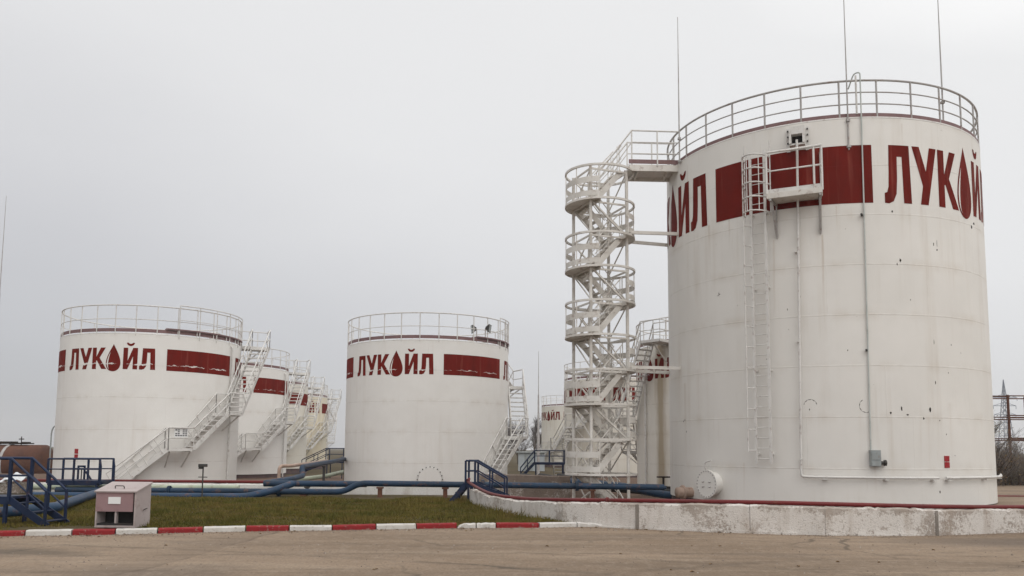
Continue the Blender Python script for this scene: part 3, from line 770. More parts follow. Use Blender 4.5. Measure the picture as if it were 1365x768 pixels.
flood_head((-1.36, 41.4, 7.66), R(74), R(8), 'right dark floodlight of the pair on the middle tank roof')

# ------------------------------------------------------------------ the big tank
BX, BY, BZ, BR, BH = 10.832, 28.934, -.404, 5.212, 11.92
bt = empty('storage_tank', (BX, BY, BZ), 'tall white storage tank at the right with caged ladder, red band and masts', 'storage tank')
shell_mb(BR, .43, BH-.06, 256).build('shell', M['white_big'], bt)
f = MB(); f.revolve([(BR+.12, -.1), (BR+.12, .14), (BR-.035, .18), (BR-.035, .44)], 128); f.build('foundation', M['found'], bt)
b = MB(); b.revolve([(BR+.0, BH-.06), (BR+.004, BH-.055), (BR+.004, BH-.01), (BR-.02, BH), (BR*.6, BH+.35), (BR*.2, BH+.62), (.05, BH+.7)], 128, cap1=True); b.build('roof', M['rail'], bt)
tb = MB(); tb.arcstrip(BR-.03, 0, 2*pi, BH+.0, BH+.11, .01, 128); tb.build('toe_board', M['mauve'], bt)
railing(BR-.035, BH, 1.13, [.40, .76], 30, bt, M['railgrey'], .031)
for k, (a0, w) in enumerate(((1.4, 58.6), (-118.4, 58.6), (121.4, 58.6))):
    wrap_mesh('painted_word', WORD, BR, a0, w, 9.28, 1.76, [M['red_big'], M['letter_white']], bt, 0, WORDM)
for a0 in (-55.4, 66, 186):
    wrap_mesh('painted_band', BAND, BR, a0, 52.9, 9.28, 1.76, [M['red_big']], bt)
# caged ladder
ld = MB(); r0 = BR+.24
A0, A1 = -40.3, -35.6
for a_ in (A0, A1): ld.bar(pol(r0, a_, 1.62), pol(r0, a_, 11.15), .075, .05, pol(1, a_, 0))
zz = 1.75
while zz < 11.0: ld.tube([pol(r0, A0, zz), pol(r0, A1, zz)], .013, 6); zz += .31
for zz in (1.9, 4.4, 6.9, 9.2):
    for a_ in (A0, A1): ld.bar(pol(BR-.01, a_, zz), pol(r0, a_, zz), .05, .05)
ldo = ld.build('ladder', M['rail'], bt)
cg = MB(); ma_ = (A0+A1)/2; cc = pol(r0, ma_, 0); ex = pol(1, ma_+90, 0); er = pol(1, ma_, 0)
def hoop(t, z): # t 0..1 round the front of the cage
    th = pi*t; return cc + ex*(-cos(th))*.40 + er*(sin(th)*.62) + Vector((0, 0, z))
for zz in (9.15, 9.58, 10.02, 10.46, 10.88): cg.tube([hoop(t/14, zz) for t in range(15)], .024, 6)
for t in (0.0, 1.0): cg.tube([hoop(t, 9.0), hoop(t, 11.4)], .02, 6)
cg.tube([hoop(.16, 1.95), hoop(.16, 11.0)], .02, 6)
for t in (.42, .7): cg.tube([hoop(t, 9.12), hoop(t, 10.9)], .014, 6)
zz = 2.0
while zz < 9.0: cg.tube([hoop(.16, zz), pol(r0, A0, zz-.0)], .014, 6); zz += .62
cg.build('cage', M['rail'], ldo)
# maintenance platform
pf = MB(); PA0, PA1, PD = -33.6, -18.4, .72
def pq(a, d, z): return pol(BR+d, a, z)
mid_ = (PA0+PA1)/2
pf.add([pq(PA0, .03, 9.62), pq(PA0, PD, 9.62), pq(PA1, PD, 9.62), pq(PA1, .03, 9.62), pq(PA0, .03, 9.46), pq(PA0, PD, 9.46), pq(PA1, PD, 9.46), pq(PA1, .03, 9.46)],
       [(0, 1, 2, 3), (7, 6, 5, 4), (0, 4, 5, 1), (1, 5, 6, 2), (2, 6, 7, 3), (3, 7, 4, 0)])
pfo = pf.build('platform', M['tower'], bt)
pr = MB(); C_ = [pq(PA0, .05, 0), pq(PA0, PD-.04, 0), pq(PA1, PD-.04, 0), pq(PA1, .05, 0)]
for z_, rr in ((10.88, .03), (10.3, .02)):
    pr.tube([c+Vector((0, 0, z_)) for c in C_[1:3]]+[C_[3]+Vector((0, 0, z_))], rr, 6)
for c in (C_[1], C_[1].lerp(C_[2], .86), C_[2], C_[3]): pr.bar(c+Vector((0, 0, 9.55)), c+Vector((0, 0, 10.9)), .05, .05, (1, 0, 0))
pr.bar(C_[1]+Vector((0, 0, 9.68)), C_[2]+Vector((0, 0, 9.68)), .01, .12)
pr.build('railing', M['rail'], pfo)
for a_ in (PA0+1, PA1-.6):
    pb_ = MB(); pb_.bar(pq(a_, PD-.12, 9.46), pq(a_, .04, 8.45), .06, .06); pb_.bar(pq(a_, .0, 9.42), pq(a_, PD, 9.42), .06, .06); pb_.bar(pq(a_, .04, 8.4), pq(a_, .04, 9.4), .06, .03)
    pb_.build('bracket', M['railgrey'], pfo)
# foam chamber with dark opening
fc = MB(); fa = -25.2; Mx = disc_M(fa, 11.28, BR)
def mbox(b_, Mx, c, d):
    hx, hy, hz = d[0]/2, d[1]/2, d[2]/2
    vs = [Mx @ (Vector(c)+Vector((x*hx, y*hy, z*hz))) for z in (-1, 1) for x, y in ((-1, -1), (1, -1), (1, 1), (-1, 1))]
    b_.add(vs, [(3, 2, 1, 0), (4, 5, 6, 7), (0, 1, 5, 4), (1, 2, 6, 5), (2, 3, 7, 6), (3, 0, 4, 7)])
Bf = disc_M(fa, 11.3, BR)
rx = pol(1, fa+90, 0); Fm = Matrix((rx, Vector((0, 0, 1)), pol(1, fa, 0))).transposed().to_4x4(); Fm.translation = pol(BR, fa, 11.36)
mbox(fc, Fm, (0, .20, .17), (.44, .24, .34)); mbox(fc, Fm, (-.19, -.06, .17), (.06, .28, .34)); mbox(fc, Fm, (.19, -.06, .17), (.06, .28, .34)); mbox(fc, Fm, (0, -.22, .15), (.44, .05, .30))
for sx_ in (-.27, .27): mbox(fc, Fm, (sx_, 0, .05), (.1, .72, .03))
fco = fc.build('foam_chamber', M['rail'], bt)
fd = MB(); mbox(fd, Fm, (0, -.05, .06), (.32, .24, .1)); fd.build('opening', M['black'], fco)
fb = MB()
for sx_ in (-.28, .28):
    for yy in (-.28, -.1, .1, .28): mbox(fb, Fm, (sx_, yy, .08), (.04, .04, .05))
fb.build('bolts', M['dark'], fco)
# foam pipe down the shell and round its foot
fp = MB(); pr_ = BR+.12
path = [pol(BR+.36, fa, 11.25), pol(pr_+.2, fa, 10.9), pol(pr_, fa-.3, 10.4)] + [pol(pr_, fa-.3-1.4*i/8, 10.4-(10.4-1.42)*i/8) for i in range(1, 9)]
path = bend(path+[pol(pr_, fa-1.6, 1.26), pol(pr_, fa+.4, 1.25)], .15)
path += [pol(pr_, -24+i*3, 1.25) for i in range(0, 14)]
fp.tube(path, .036, 8)
p2 = [pol(pr_, 17.8+3*i, 1.25) for i in range(15)]; tdir = pol(1, 59.8+90, 0)
p2 += [p2[-1]+tdir*1.6]
fp.tube(p2, .04, 8)
for a_ in (-20, -2, 13.5, 19.2, 38, 55): fp.bar(pol(BR-.01, a_, 1.19), pol(pr_+.03, a_, 1.19), .12, .03)
for z_ in (1.75, 5.2, 7.9): fp.bar(pol(BR-.01, -26.8, z_), pol(pr_+.05, -26.8, z_), .06, .04)
fp.build('foam_pipe', M['rail'], bt)
# cable conduit, junction box
cd = MB(); ca = -5.7; cr_ = BR+.05
cd.tube(bend([pol(cr_, ca-.5, 2.0)]+[pol(cr_, ca-.5+.7*i/5, 2+9.3*i/5) for i in range(1, 6)]+[pol(cr_, ca+.3, 13.28), pol(BR-.12, ca-1.2, 13.3), pol(BR-.3, ca-2.6, 12.9)], .12), .022, 8)
cd.build('conduit', M['conduit'], bt)
cd2 = MB(); cd2.tube([pol(BR-.02, ca-.9, 12.0), pol(BR-.02, ca-.9, 13.2)], .03, 8)
cd2.build('conduit_stub', M['rail'], bt)
for z_ in (4.9, 8.9):
    cd2 = MB(); cd2.bar(pol(BR-.01, ca-.4, z_), pol(BR+.16, ca-1.2, z_), .05, .05); cd2.build('conduit_bracket', M['dark'], bt)
jb = MB(); Jm = Matrix((pol(1, -5.4+90, 0), Vector((0, 0, 1)), pol(1, -5.4, 0))).transposed().to_4x4(); Jm.translation = pol(BR, -5.2, 1.80)
mbox(jb, Jm, (0, 0, .10), (.27, .46, .18)); mbox(jb, Jm, (0, .06, .20), (.24, .20, .02)); mbox(jb, Jm, (0, -.15, .20), (.24, .13, .02)); jbo = jb.build('junction_box', M['galv'], bt)
jg = MB(); jg.tube([Jm @ Vector((.13, -.13, .10)), Jm @ Vector((.24, -.13, .10))], .05, 10); jg.tube([Jm @ Vector((.24, -.13, .10)), Jm @ Vector((.30, -.13, .10))], .085, 12); jg.build('cable_gland', M['dark'], jbo)
# masts on the rim
def rod(a, z0, z1, rr, label):
    m_ = MB(); m_.tube([pol(rr, a, z0), pol(rr, a, z0+1.5), pol(rr, a, z0+3.2), pol(rr, a, z1)], [.026, .024, .017, .010], 8)
    for z_ in (z0+.1, z0+.9): m_.box(pol(rr, a, z_), (.1, .1, .07))
    o = m_.build('lightning_rod', M['railgrey'], bt); o['label'] = label; return o
rod(-9.6, 10.9, 16.6, BR+.03, 'lightning rod clamped to the rim above the band'); rod(27, 11.75, 16.35, BR-.12, 'thin lightning rod on the right of the rim'); rod(-75.6, 11.8, 17.1, BR+.06, 'lightning rod at the bridge end')
# big manhole, small nozzle and vent hook
mh = MB(); Mx = disc_M(-58.6, .95, BR); mh.revolve([(.36, -.05), (.36, .28), (.44, .28), (.44, .335), (.001, .335)], 36, M=Mx, smooth=False); mho = mh.build('manhole', [M['white_big']], bt)
bl = MB()
for i in range(24):
    a = 2*pi*i/24; bl.revolve([(.02, .33), (.02, .355), (.001, .355)], 6, M=Mx @ Matrix.Translation((.40*cos(a), .40*sin(a), 0)))
for sx_ in (-.14, .14):
    bl.tube([Mx @ Vector((sx_-.05, .07, .335)), Mx @ Vector((sx_, .05, .37)), Mx @ Vector((sx_+.05, .07, .335))], .012, 6); bl.tube([Mx @ Vector((sx_-.05, -.08, .335)), Mx @ Vector((sx_, -.1, .37)), Mx @ Vector((sx_+.05, -.08, .335))], .012, 6)
bl.build('bolts', M['railgrey'], mho)
hk = MB(); hk.tube(bend([pol(BR+.05, -59.5, 1.3), pol(BR+.3, -59.5, 1.42), pol(BR+.3, -59.5, 1.62), pol(BR+.3, -56.8, 1.68)], .15), .025, 8); hk.build('davit_hook', M['rail'], bt)
nz = MB(); Mx = disc_M(-71.5, .62, BR); nz.revolve([(.17, -.05), (.17, .52), (.001, .52)], 24, M=Mx); nz.revolve([(.24, .30), (.24, .34), (.16, .34)], 24, M=Mx); nz.build('nozzle', M['tan'], bt)
sg = MB()
for z_ in (1.54, 1.72): sg.arcstrip(BR+.0, R(18.6), R(20.6), z_, z_+.16, .02, 3)
sg.build('sign', M['signred'], bt)

# flaked paint spots and two scraped arcs on the shell
r_ = random.Random(21); polys = []
def blob(a, z, w, h):
    n_ = 9; return [(a/100+w/100*(.5+.5*r_.random())*cos(2*pi*i/n_), z+h*(.5+.5*r_.random())*sin(2*pi*i/n_)) for i in range(n_)]
for a, z, w, h in ((14.0, 3.19, .55, .10), (.5, 3.10, .35, .05), (4.1, 3.22, .3, .09), (6, 3.05, .5, .03), (19.6, 8.16, .12, .14), (19.5, 7.95, .3, .05), (18.2, 8.11, .25, .06), (5.6, 7.57, .4, .07), (4.5, 7.45, .25, .05), (3.5, 9.02, .35, .05), (39.2, 8.89, .7, .07), (41.3, 9.03, .9, .06), (16.6, 5.19, .13, .09), (23.9, 5.13, .2, .03), (16.5, 4.0, .2, .07), (22, 4.3, .2, .03), (20, 2.5, .25, .03), (-12, 4.91, .2, .03), (-75.5, 2.99, .3, .05), (-74.4, 2.6, .3, .04), (-76.6, 2.95, .3, .04), (16.4, .85, .25, .06), (11.5, 2.95, .35, .05), (17.5, 2.9, .2, .03), (-30, 6.2, .15, .04), (8.6, 6.4, .15, .03)):
    polys.append(blob(a, z, w, h))
for ac, zc in ((-23.7, 3.30), (-7.0, 3.30)):
    t0, t1 = (R(15), R(165)) if ac < -20 else (R(120), R(290))
    for i in range(14):
        q0, q1 = t0+(t1-t0)*i/14, t0+(t1-t0)*(i+1)/14; w0, w1 = .06+.05*sin(i*1.9), .06+.05*sin((i+1)*1.9)
        polys.append([(ac/100+.021*cos(q0), zc+.20*sin(q0)), (ac/100+.021*cos(q1), zc+.20*sin(q1)), (ac/100+.021*(1-w1)*cos(q1), zc+.20*(1-w1)*sin(q1)), (ac/100+.021*(1-w0)*cos(q0), zc+.20*(1-w0)*sin(q0))])
polys.append(blob(-24.0, 3.2, .2, .04))
wrap_mesh('paint_chips', polys, BR-.004, 0, 100, 0, 1, [M['rustdark']], bt, 0)['kind'] = 'stuff'
# ------------------------------------------------------------------ stair tower
TX, TY, TZ = 3.05, 28.4, -.42
tw = empty('stair_tower', (TX, TY, TZ), 'white steel stair tower with ring landings and zigzag flights beside the big tank', 'stair tower')
posts = [(-.405, -.89), (.89, -.405), (.405, .89), (-.89, .405)]
zk = [.76+1.1644*k - TZ for k in range(10)]        # ring levels above the tower foot
e1 = Vector((.936, .35, 0)); e2 = Vector((-.35, .936, 0)); RT = 1.225
ztop = zk[9]
for px, py in posts:
    b = MB(); b.tube([(px, py, 0), (px, py, ztop+.02)], .055, 10); b.box((px, py, .01), (.25, .25, .03)); b.build('post', M['tower'], tw)
def ring_band(Rr, z, a0, a1, th, h, n=48):
    b = MB(); b.arcstrip(Rr-th, a0, a1, z-h/2, z+h/2, th, n); return b
ae = atan2(e1.x, -e1.y)            # angle (from -Y to +X) of the e1 direction
for k, z in enumerate(zk):
    b = ring_band(RT, z, 0, 2*pi, .06, .07, 56); b.build('ring', M['tower'], tw)
    if k < 9:
        side = -1 if k % 2 == 0 else 1
        c0 = ae + (pi if side < 0 else 0); hw = R(66)
        ld_ = MB(); vs = [(RT-.07)*Vector((sin(c0-hw+2*hw*i/24), -cos(c0-hw+2*hw*i/24), 0)) for i in range(25)]
        top = [q+Vector((0, 0, z+.012)) for q in vs]; bot = [q+Vector((0, 0, z-.012)) for q in vs]; n_ = 25
        ld_.add(top+bot, [tuple(range(n_)), tuple(range(2*n_-1, n_-1, -1))]+[(i, n_+i, n_+i+1, i+1) for i in range(n_-1)]+[(n_-1, 2*n_-1, n_, 0)])
        ld_.bar(e1*side*.48+e2*1.0+Vector((0, 0, z-.06)), e1*side*.48-e2*1.0+Vector((0, 0, z-.06)), .05, .09)
        ld_.build('landing', M['tower'], tw)
        gd = MB(); hw2 = R(62)
        for lo, hi in ((.09, .27), (.56, .76)): gd.arcstrip(RT-.03, c0-hw2, c0+hw2, z+lo, z+hi, .006, 24)
        for aa in (-hw2, -hw2*.35, hw2*.35, hw2): gd.bar(Vector(((RT-.04)*sin(c0+aa), -(RT-.04)*cos(c0+aa), z)), Vector(((RT-.04)*sin(c0+aa), -(RT-.04)*cos(c0+aa), z+1.14)), .03, .03, (1, 0, 0))
        gd.build('guard', M['tower'], tw)
def flight(A, B, w, off):
    """A low, B high along e1; off sideways along e2"""
    b = MB(); s = e2*off
    for q in (-w/2, w/2): b.bar(A+s+e2*q, B+s+e2*q, .012, .20)
    nst = 6
    for i in range(nst):
        c = A.lerp(B, (i+.5)/nst)+s; b.bar(c-e2*(w/2-.01), c+e2*(w/2-.01), .19, .02)
    fo = b.build('flight', M['tower'], tw)
    h = MB()
    for q in (-w/2, w/2):
        U = Vector((0, 0, .92)); h.tube([A+s+e2*q+U, B+s+e2*q+U], .02, 6)
        for t in (.08, .5, .92): p = A.lerp(B, t)+s+e2*q; h.tube([p, p+U], .014, 6, caps=False)
        h.tube([A+s+e2*q+U*.5, B+s+e2*q+U*.5], .013, 6)
    h.build('handrail', M['tower'], fo)
for k in range(9):
    z0, z1 = zk[k], zk[k+1]
    if k % 2 == 0: flight(-e1*.52+Vector((0, 0, z0)), e1*.52+Vector((0, 0, z1)), .62, -.34)
    else: flight(e1*.52+Vector((0, 0, z0)), -e1*.52+Vector((0, 0, z1)), .62, .34)
flight(e1*.75+Vector((0, 0, 0)), -e1*.52+Vector((0, 0, zk[0])), .62, .34)
br = MB()
P3 = [Vector((x, y, 0)) for x, y in posts]
for k in range(-1, 9):
    z0 = 0 if k < 0 else zk[k]; z1 = zk[k+1]
    up_ = k % 2 == 0
    A, B = (P3[0], P3[1]); 
    a, c = (A+Vector((0, 0, z1)), B+Vector((0, 0, z0))) if not up_ else (A+Vector((0, 0, z0)), B+Vector((0, 0, z1)))
    br.bar(A+Vector((0, 0, z1 if up_ else z1)), B+Vector((0, 0, z0)), .055, .055) if not up_ else br.bar(A+Vector((0, 0, z0+.1)), P3[3]+Vector((0, 0, z1-.1)), .045, .045)
    A, B = (P3[3], P3[2])
    br.bar(A+Vector((0, 0, z0 if up_ else z1)), B+Vector((0, 0, z1 if up_ else z0)), .045, .045)
    for (u_, w_) in ((0, 3), (1, 2)):
        br.bar(P3[u_]+Vector((0, 0, z0+.05)), P3[w_]+Vector((0, 0, z1-.05)), .035, .035) if k % 2 else br.bar(P3[w_]+Vector((0, 0, z0+.05)), P3[u_]+Vector((0, 0, z1-.05)), .035, .035)
    if k == -1: br.bar(P3[3]+Vector((0, 0, .1)), P3[0]+Vector((0, 0, z1*.55)), .045, .045)
for k in range(1, 10):
    z = zk[k]-.05
    for i, j in ((0, 1), (1, 2), (2, 3), (3, 0)): br.bar(P3[i]+Vector((0, 0, z)), P3[j]+Vector((0, 0, z)), .04, .06)
br.build('brace', M['tower'], tw)
# ties to the tank
for z in (9.02-TZ, 4.36-TZ):
    for A, B in (((.9, -.62), (5.72-TX, 27.95-TY)), ((.95, .62), (5.72-TX, 29.55-TY))):
        ti = MB(); ti.bar((*A, z), (*B, z), .07, .11); ti.build('tie_beam', M['tower'], tw)
# bridge to the rim
zb = 11.38-TZ; bd = MB()
bA = Vector((.95, -.02, zb)); bB = Vector((2.78, .05, zb))
bd.bar(bA, bB, 1.15, .10); bd.bar(bA+Vector((0, -.55, -.10)), bB+Vector((0, -.55, -.10)), .06, .14); bd.bar(bA+Vector((0, .55, -.10)), bB+Vector((0, .55, -.10)), .06, .14)
bd.bar(Vector((2.35, -.55, zb-.1)), Vector((2.35, .55, zb-.1)), .06, .12); bd.bar(Vector((1.3, -.55, zb-.1)), Vector((1.3, .55, zb-.1)), .06, .12)
bdo = bd.build('bridge', M['tower'], tw)
for yy in (-.58, .58):
    bt_ = MB(); bt_.bar(bA+Vector((0, yy, .16)), bB+Vector((-.1, yy, .16)), .012, .15); bt_.build('toe_board', M['mauve'], bdo)
bh = MB()
for yy in (-.57, .57):
    p = [Vector((1.06, yy, zb)), Vector((1.95, yy, zb)), Vector((2.72, yy, zb))]
    bh.tube([Vector((.02, yy, zk[9]+.05)), p[0]+Vector((0, 0, 1.28)), p[2]+Vector((0, 0, 1.24))], .03, 6)
    bh.tube([Vector((.35, yy, zk[9]+.0)), p[0]+Vector((0, 0, .86)), p[2]+Vector((0, 0, .84))], .02, 6); bh.tube([p[0]+Vector((0, 0, .45)), p[2]+Vector((0, 0, .44))], .02, 6)
    for q in p: bh.bar(q, q+Vector((0, 0, 1.27)), .045, .045, (1, 0, 0))
    bh.bar(Vector((.55, yy, zk[9]-.05)), Vector((.55, yy, zb+.7)), .03, .03, (1, 0, 0))
bh.build('handrail', M['rail'], bdo)

# ------------------------------------------------------------------ blue pipes
def pipe(label, pts, r, mat, rad=.35, supports=(), smat='dark', zfoot=0.0):
    b = MB(); b.tube(bend(pts, rad, 6), r, 12); o = b.build('pipe', mat); tag(o, label, 'pipe', 'product pipes')
    for (x, y, z, w) in supports:
        s = MB(); s.box((x, y, (z+zfoot)/2-.02), (w, w, z-zfoot)); s.box((x, y, z-.03), (w*1.6, w*1.6, .05)); s.box((x, y, zfoot+.02), (w*1.5, w*1.5, .04))
        s.build('support', M[smat], o)
    return o
pipe('long dark blue pipe before the middle tank, dropping through an elbow at its left', [(-14.5, 26.6, .19), (-5.35, 26.6, .19), (-4.85, 26.6, .47), (4.9, 26.75, .40)], .095, M['pipeblue'], .3,
     ((-6.62, 26.6, .10, .12), (-2.1, 26.6, .36, .13), (-4.18, 26.6, .36, .13), (-9.6, 26.6, .08, .16), (2.6, 26.7, .32, .12)), 'rust', 0.0)
lp = [o for o in col.objects if o.get('label', '').startswith('long dark blue pipe')][0]
for x, z in ((-10.9, .19), (-7.4, .19), (-.9, .451), (2.1, .429)):
    b = MB(); Mx = Matrix.Translation((x, 26.6+(.02 if x > 0 else 0), z)) @ Matrix.Rotation(pi/2, 4, 'Y')
    for d in (-.022, .022): b.revolve([(.09, d-.014), (.165, d-.014), (.165, d+.014), (.09, d+.014)], 20, M=Mx, smooth=False)
    for q in range(8): b.tube([Mx @ Vector((.135*cos(q*pi/4), .135*sin(q*pi/4), -.06)), Mx @ Vector((.135*cos(q*pi/4), .135*sin(q*pi/4), .06))], .012, 6)
    b.build('flange', M['pipeblue'], lp)
pipe('dark blue upper pipe running level left of the middle tank', [(-8.05, 27.15, .42), (-4.7, 27.15, .42)], .10, M['pipeblue'], .3, ((-6.64, 27.15, .34, .1),), 'dark', 0.0)
pipe('blue pipe lying low at the back of the lawn, bent up at its right end', [(-15, 26.05, .05), (-8.25, 26.05, .05), (-7.55, 26.25, .22), (-7.1, 27.1, .42)], .11, M['lightblue'], .3)
pipe('blue branch pipe stepping up from the level pipe towards the far tanks', [(-8.0, 27.2, .43), (-7.6, 28.8, .50), (-7.75, 31.0, .55), (-7.85, 31.2, .86), (-8.6, 44, 1.02), (-11.0, 54, .92)], .10, M['pipeblue'], .25, ((-8.1, 36, .8, .1), (-8.6, 43, .85, .1)), 'dark', -.4)
pipe('pinkish pipe with a square bend beside the blue branch pipe', [(-9.2, 33, -.1), (-9.2, 33, .85), (-8.9, 33.8, .85), (-10.2, 46, .88)], .07, M['tan'], .2)
pipe('light blue pipe running in from the left edge under the blue steps', [(-11.5, 17.6, .12), (-10.5, 19.2, .18), (-12.5, 25.3, .20)], .12, M['lightblue'], .3)
pipe('pale green pipe on the bund wall right of the blue platform', [(-20, 27.6, .22), (-9, 27.6, .26)], .09, M['palepipe'])
for k, (dx, lb) in enumerate(((0, 'leftmost of the three dark pipes sloping behind the stair tower'), (1.1, 'middle one of the three dark pipes sloping behind the stair tower'), (2.2, 'rightmost of the three dark pipes sloping behind the stair tower'))):
    pipe(lb, [(.6+dx, 49, .05), (1.4+dx*.9, 42, .12), (3.4+dx*.6, 34, .05), (6.2, 31.9-.3*k, -.05)], .13, M['black'], .4, ((1.3+dx*.9, 43, .0, .14),), 'dark', -.5)
pipe('light blue pipe passing behind the tower foot to the stained tank', [(2.2, 33.5, .30), (4.4, 32.2, .18), (5.3, 30.6, .0), (6.4, 30.1, -.12)], .14, M['lightblue'], .4)
pipe('blue pipe behind the tower foot, above the light blue one', [(1.5, 36.5, .10), (6.6, 35.5, -.05)], .13, M['pipeblue'], .4)
pipe('pale green header pipe under the far blue platform, left of the middle tank', [(-10.6, 40, .0), (-9.6, 43, .12), (-9.3, 48, .3)], .11, M['palepipe'], .4)
cb = MB(); cb.box((6.1, 36.8, -.25), (.75, .7, .6)); tag(cb.build('concrete_block', M['bundgrey']), 'concrete block at the foot of the stained tank behind the tower', 'concrete block')

# ------------------------------------------------------------------ blue stiles and platforms
def stile(name, label, loc, rz, plat, width, h, steps, rail_h=.75, two=False, legs=True, post_end=True, mat=None, left_steps=None):
    """platform along local x from plat[0] to plat[1], steps falling to +x (and to -x)"""
    mat = mat or M['blue']; t = empty(name, loc, label, 'steps', None, rz)
    x0, x1 = plat
    d = MB(); d.box(((x0+x1)/2, 0, h-.03), (x1-x0, width, .05)); d.bar((x0, -width/2, h-.08), (x1, -width/2, h-.08), .02, .15); d.bar((x0, width/2, h-.08), (x1, width/2, h-.08), .02, .15)
    d.build('deck', mat, t)
    if legs:
        for x in (x0+.08, x1-.08):
            for y in (-width/2+.03, width/2-.03):
                l = MB(); l.bar((x, y, -.45), (x, y, h-.05), .06, .06, (1, 0, 0)); l.build('leg', mat, t)
    def fl(xs, dirn, run, drop, zend):
        b = MB()
        for y in (-width/2, width/2): b.bar((xs, y, h-.06), (xs+dirn*run, y, zend), .02, .14)
        n = max(3, int((h-zend)/.2))
        for i in range(n): q = (i+.6)/n; b.box((xs+dirn*run*q, 0, h-.06+(zend-h+.06)*q+.03), (.18, width-.03, .02))
        b.build('steps', mat, t)
    fl(x1, 1, steps[0], h, steps[1])
    if left_steps: fl(x0, -1, left_steps[0], h, left_steps[1])
    for y in (-width/2, width/2):
        r = MB(); a = (x1, y, h+rail_h); e_ = (x1+steps[0]*.92, y, steps[1]+.08*h+rail_h*.86)
        top = [(x0, y, h+rail_h), a, e_]; r.tube(top, .028, 6); r.tube([(q[0], q[1], q[2]-rail_h*.48) for q in top], .02, 6)
        nx = max(1, int((x1-x0)/.7))
        for i in range(nx+1):
            x = x0+(x1-x0)*i/nx; r.bar((x, y, h-.1), (x, y, h+rail_h), .055, .055, (1, 0, 0))
        r.bar((e_[0], y, e_[2]-rail_h*.9), e_, .045, .045, (1, 0, 0)); q = .5; mx_ = [a[i]+(e_[i]-a[i])*q for i in range(3)]; r.bar((mx_[0], y, mx_[2]-rail_h*.9), mx_, .04, .04, (1, 0, 0))
        r.build('handrail', mat, t)
    return t
stile('access_steps', 'dark blue steel steps coming down to the kerb at the left edge', (-9.85, 16.75, .02), R(-6), (-2.4, .0), .62, .58, (.85, .0), .74)
stile('access_steps', 'narrow dark blue stile climbing over the end of the front bund wall', (-1.30, 24.6, .02), R(-8), (0, .28), .5, .60, (.95, .15), .62, left_steps=(.42, .02))
t_ = stile('access_platform', 'blue railed platform before the far left tank', (-14.8, 27.05, 0.0), 0, (0, 1.65), .9, .50, (.04, .35), .68)
t_['category'] = 'platform'
bmid = stile('access_platform', 'dark blue crossing platform between the middle tank and the stair tower', (3.3, 52, -.5), R(180), (0, 1.85), 1.1, 1.28, (.95, .2), .72); bmid['category'] = 'platform'
blft = stile('access_platform', 'blue railed platform with rusty steps seen left of the middle tank', (-11.0, 55, -.5), R(180), (0, 1.15), 1.1, 1.24, (1.7, .5), .80); blft['category'] = 'platform'
# valve spindle and pale sheet by the left steps
vs_ = empty('valve', (-14.3, 27.75, .0), 'blue valve with upright spindle frame in front of the blue railed platform', 'valve')
b = MB(); b.bar((-.13, 0, .1), (-.13, 0, .92), .05, .05, (1, 0, 0)); b.bar((.08, 0, .1), (.08, 0, .92), .05, .05, (1, 0, 0)); b.bar((-.15, 0, .92), (.10, 0, .92), .06, .06); b.bar((-.15, 0, .45), (.10, 0, .45), .05, .05); b.bar((.12, 0, .75), (.55, 0, .15), .05, .05); b.build('frame', M['blue'], vs_)
b = MB(); b.tube([(-.02, 0, .0), (-.02, 0, .85)], .02, 8); b.build('spindle', M['dark'], vs_)
# small white folded sheet
bm = bmesh.new(); bmesh.ops.create_grid(bm, x_segments=14, y_segments=10, size=.5)
r_ = random.Random(9)
for v_ in bm.verts:
    x, y = v_.co.x, v_.co.y; v_.co.z = .28*math.exp(-((x-.15)**2+y*y)*5)+.03*sin(x*15+y*9)+r_.uniform(-.012, .012); v_.co.x *= .85; v_.co.y *= .7
geo = bmesh.ops.extrude_face_region(bm, geom=bm.faces[:]); bmesh.ops.translate(bm, vec=(0, 0, -.02), verts=[g_ for g_ in geo['geom'] if isinstance(g_, bmesh.types.BMVert)])
bmesh.ops.recalc_face_normals(bm, faces=bm.faces)
me = bpy.data.meshes.new('plastic_sheet'); bm.to_mesh(me); bm.free(); me.materials.append(M['tarp'])
o = bpy.data.objects.new('plastic_sheet', me); col.objects.link(o); o.location = (-16.3, 27.3, .42)
tag(o, 'crumpled pale plastic sheet behind the left blue steps', 'sheet')
sb = MB(); sb.box((0, 0, -.18), (.7, .5, .34)); so = sb.build('crate', M['bundgrey'], None, (-16.3, 27.3, .40)); tag(so, 'grey concrete box under the crumpled pale sheet', 'box')

# ------------------------------------------------------------------ pink sand box by the kerb
bx = empty('sand_box', (-7.50, 16.18, .04), 'faded pink steel box with sloping lid and two open bays by the kerb', 'box', rz=R(-4))
W_, D_ = .79, .56; z0, zf, zbk = .02, .70, .84
b = MB(); hw = W_/2
def slab(b, pts, th):  # four points, thickness along normal
    p = [Vector(q) for q in pts]; n = (p[1]-p[0]).cross(p[2]-p[0]).normalized()*th
    b.add(p+[q-n for q in p], [(0, 1, 2, 3), (7, 6, 5, 4), (0, 4, 5, 1), (1, 5, 6, 2), (2, 6, 7, 3), (3, 7, 4, 0)])
for x in (-hw, hw):
    s_ = 1 if x > 0 else -1
    vs = [(x, -D_/2, z0), (x, D_/2, z0), (x, D_/2, zbk), (x, -D_/2, zf)]
    if s_ > 0: slab(b, vs, .03)
    else: slab(b, vs[::-1], .03)
slab(b, [(hw-.031, D_/2, z0), (-hw+.031, D_/2, z0), (-hw+.031, D_/2, zbk), (hw-.031, D_/2, zbk)], .025)
slab(b, [(-hw+.031, -D_/2, z0+.04), (hw-.031, -D_/2, z0+.04), (hw-.031, D_/2-.03, z0+.04), (-hw+.031, D_/2-.03, z0+.04)], .04)
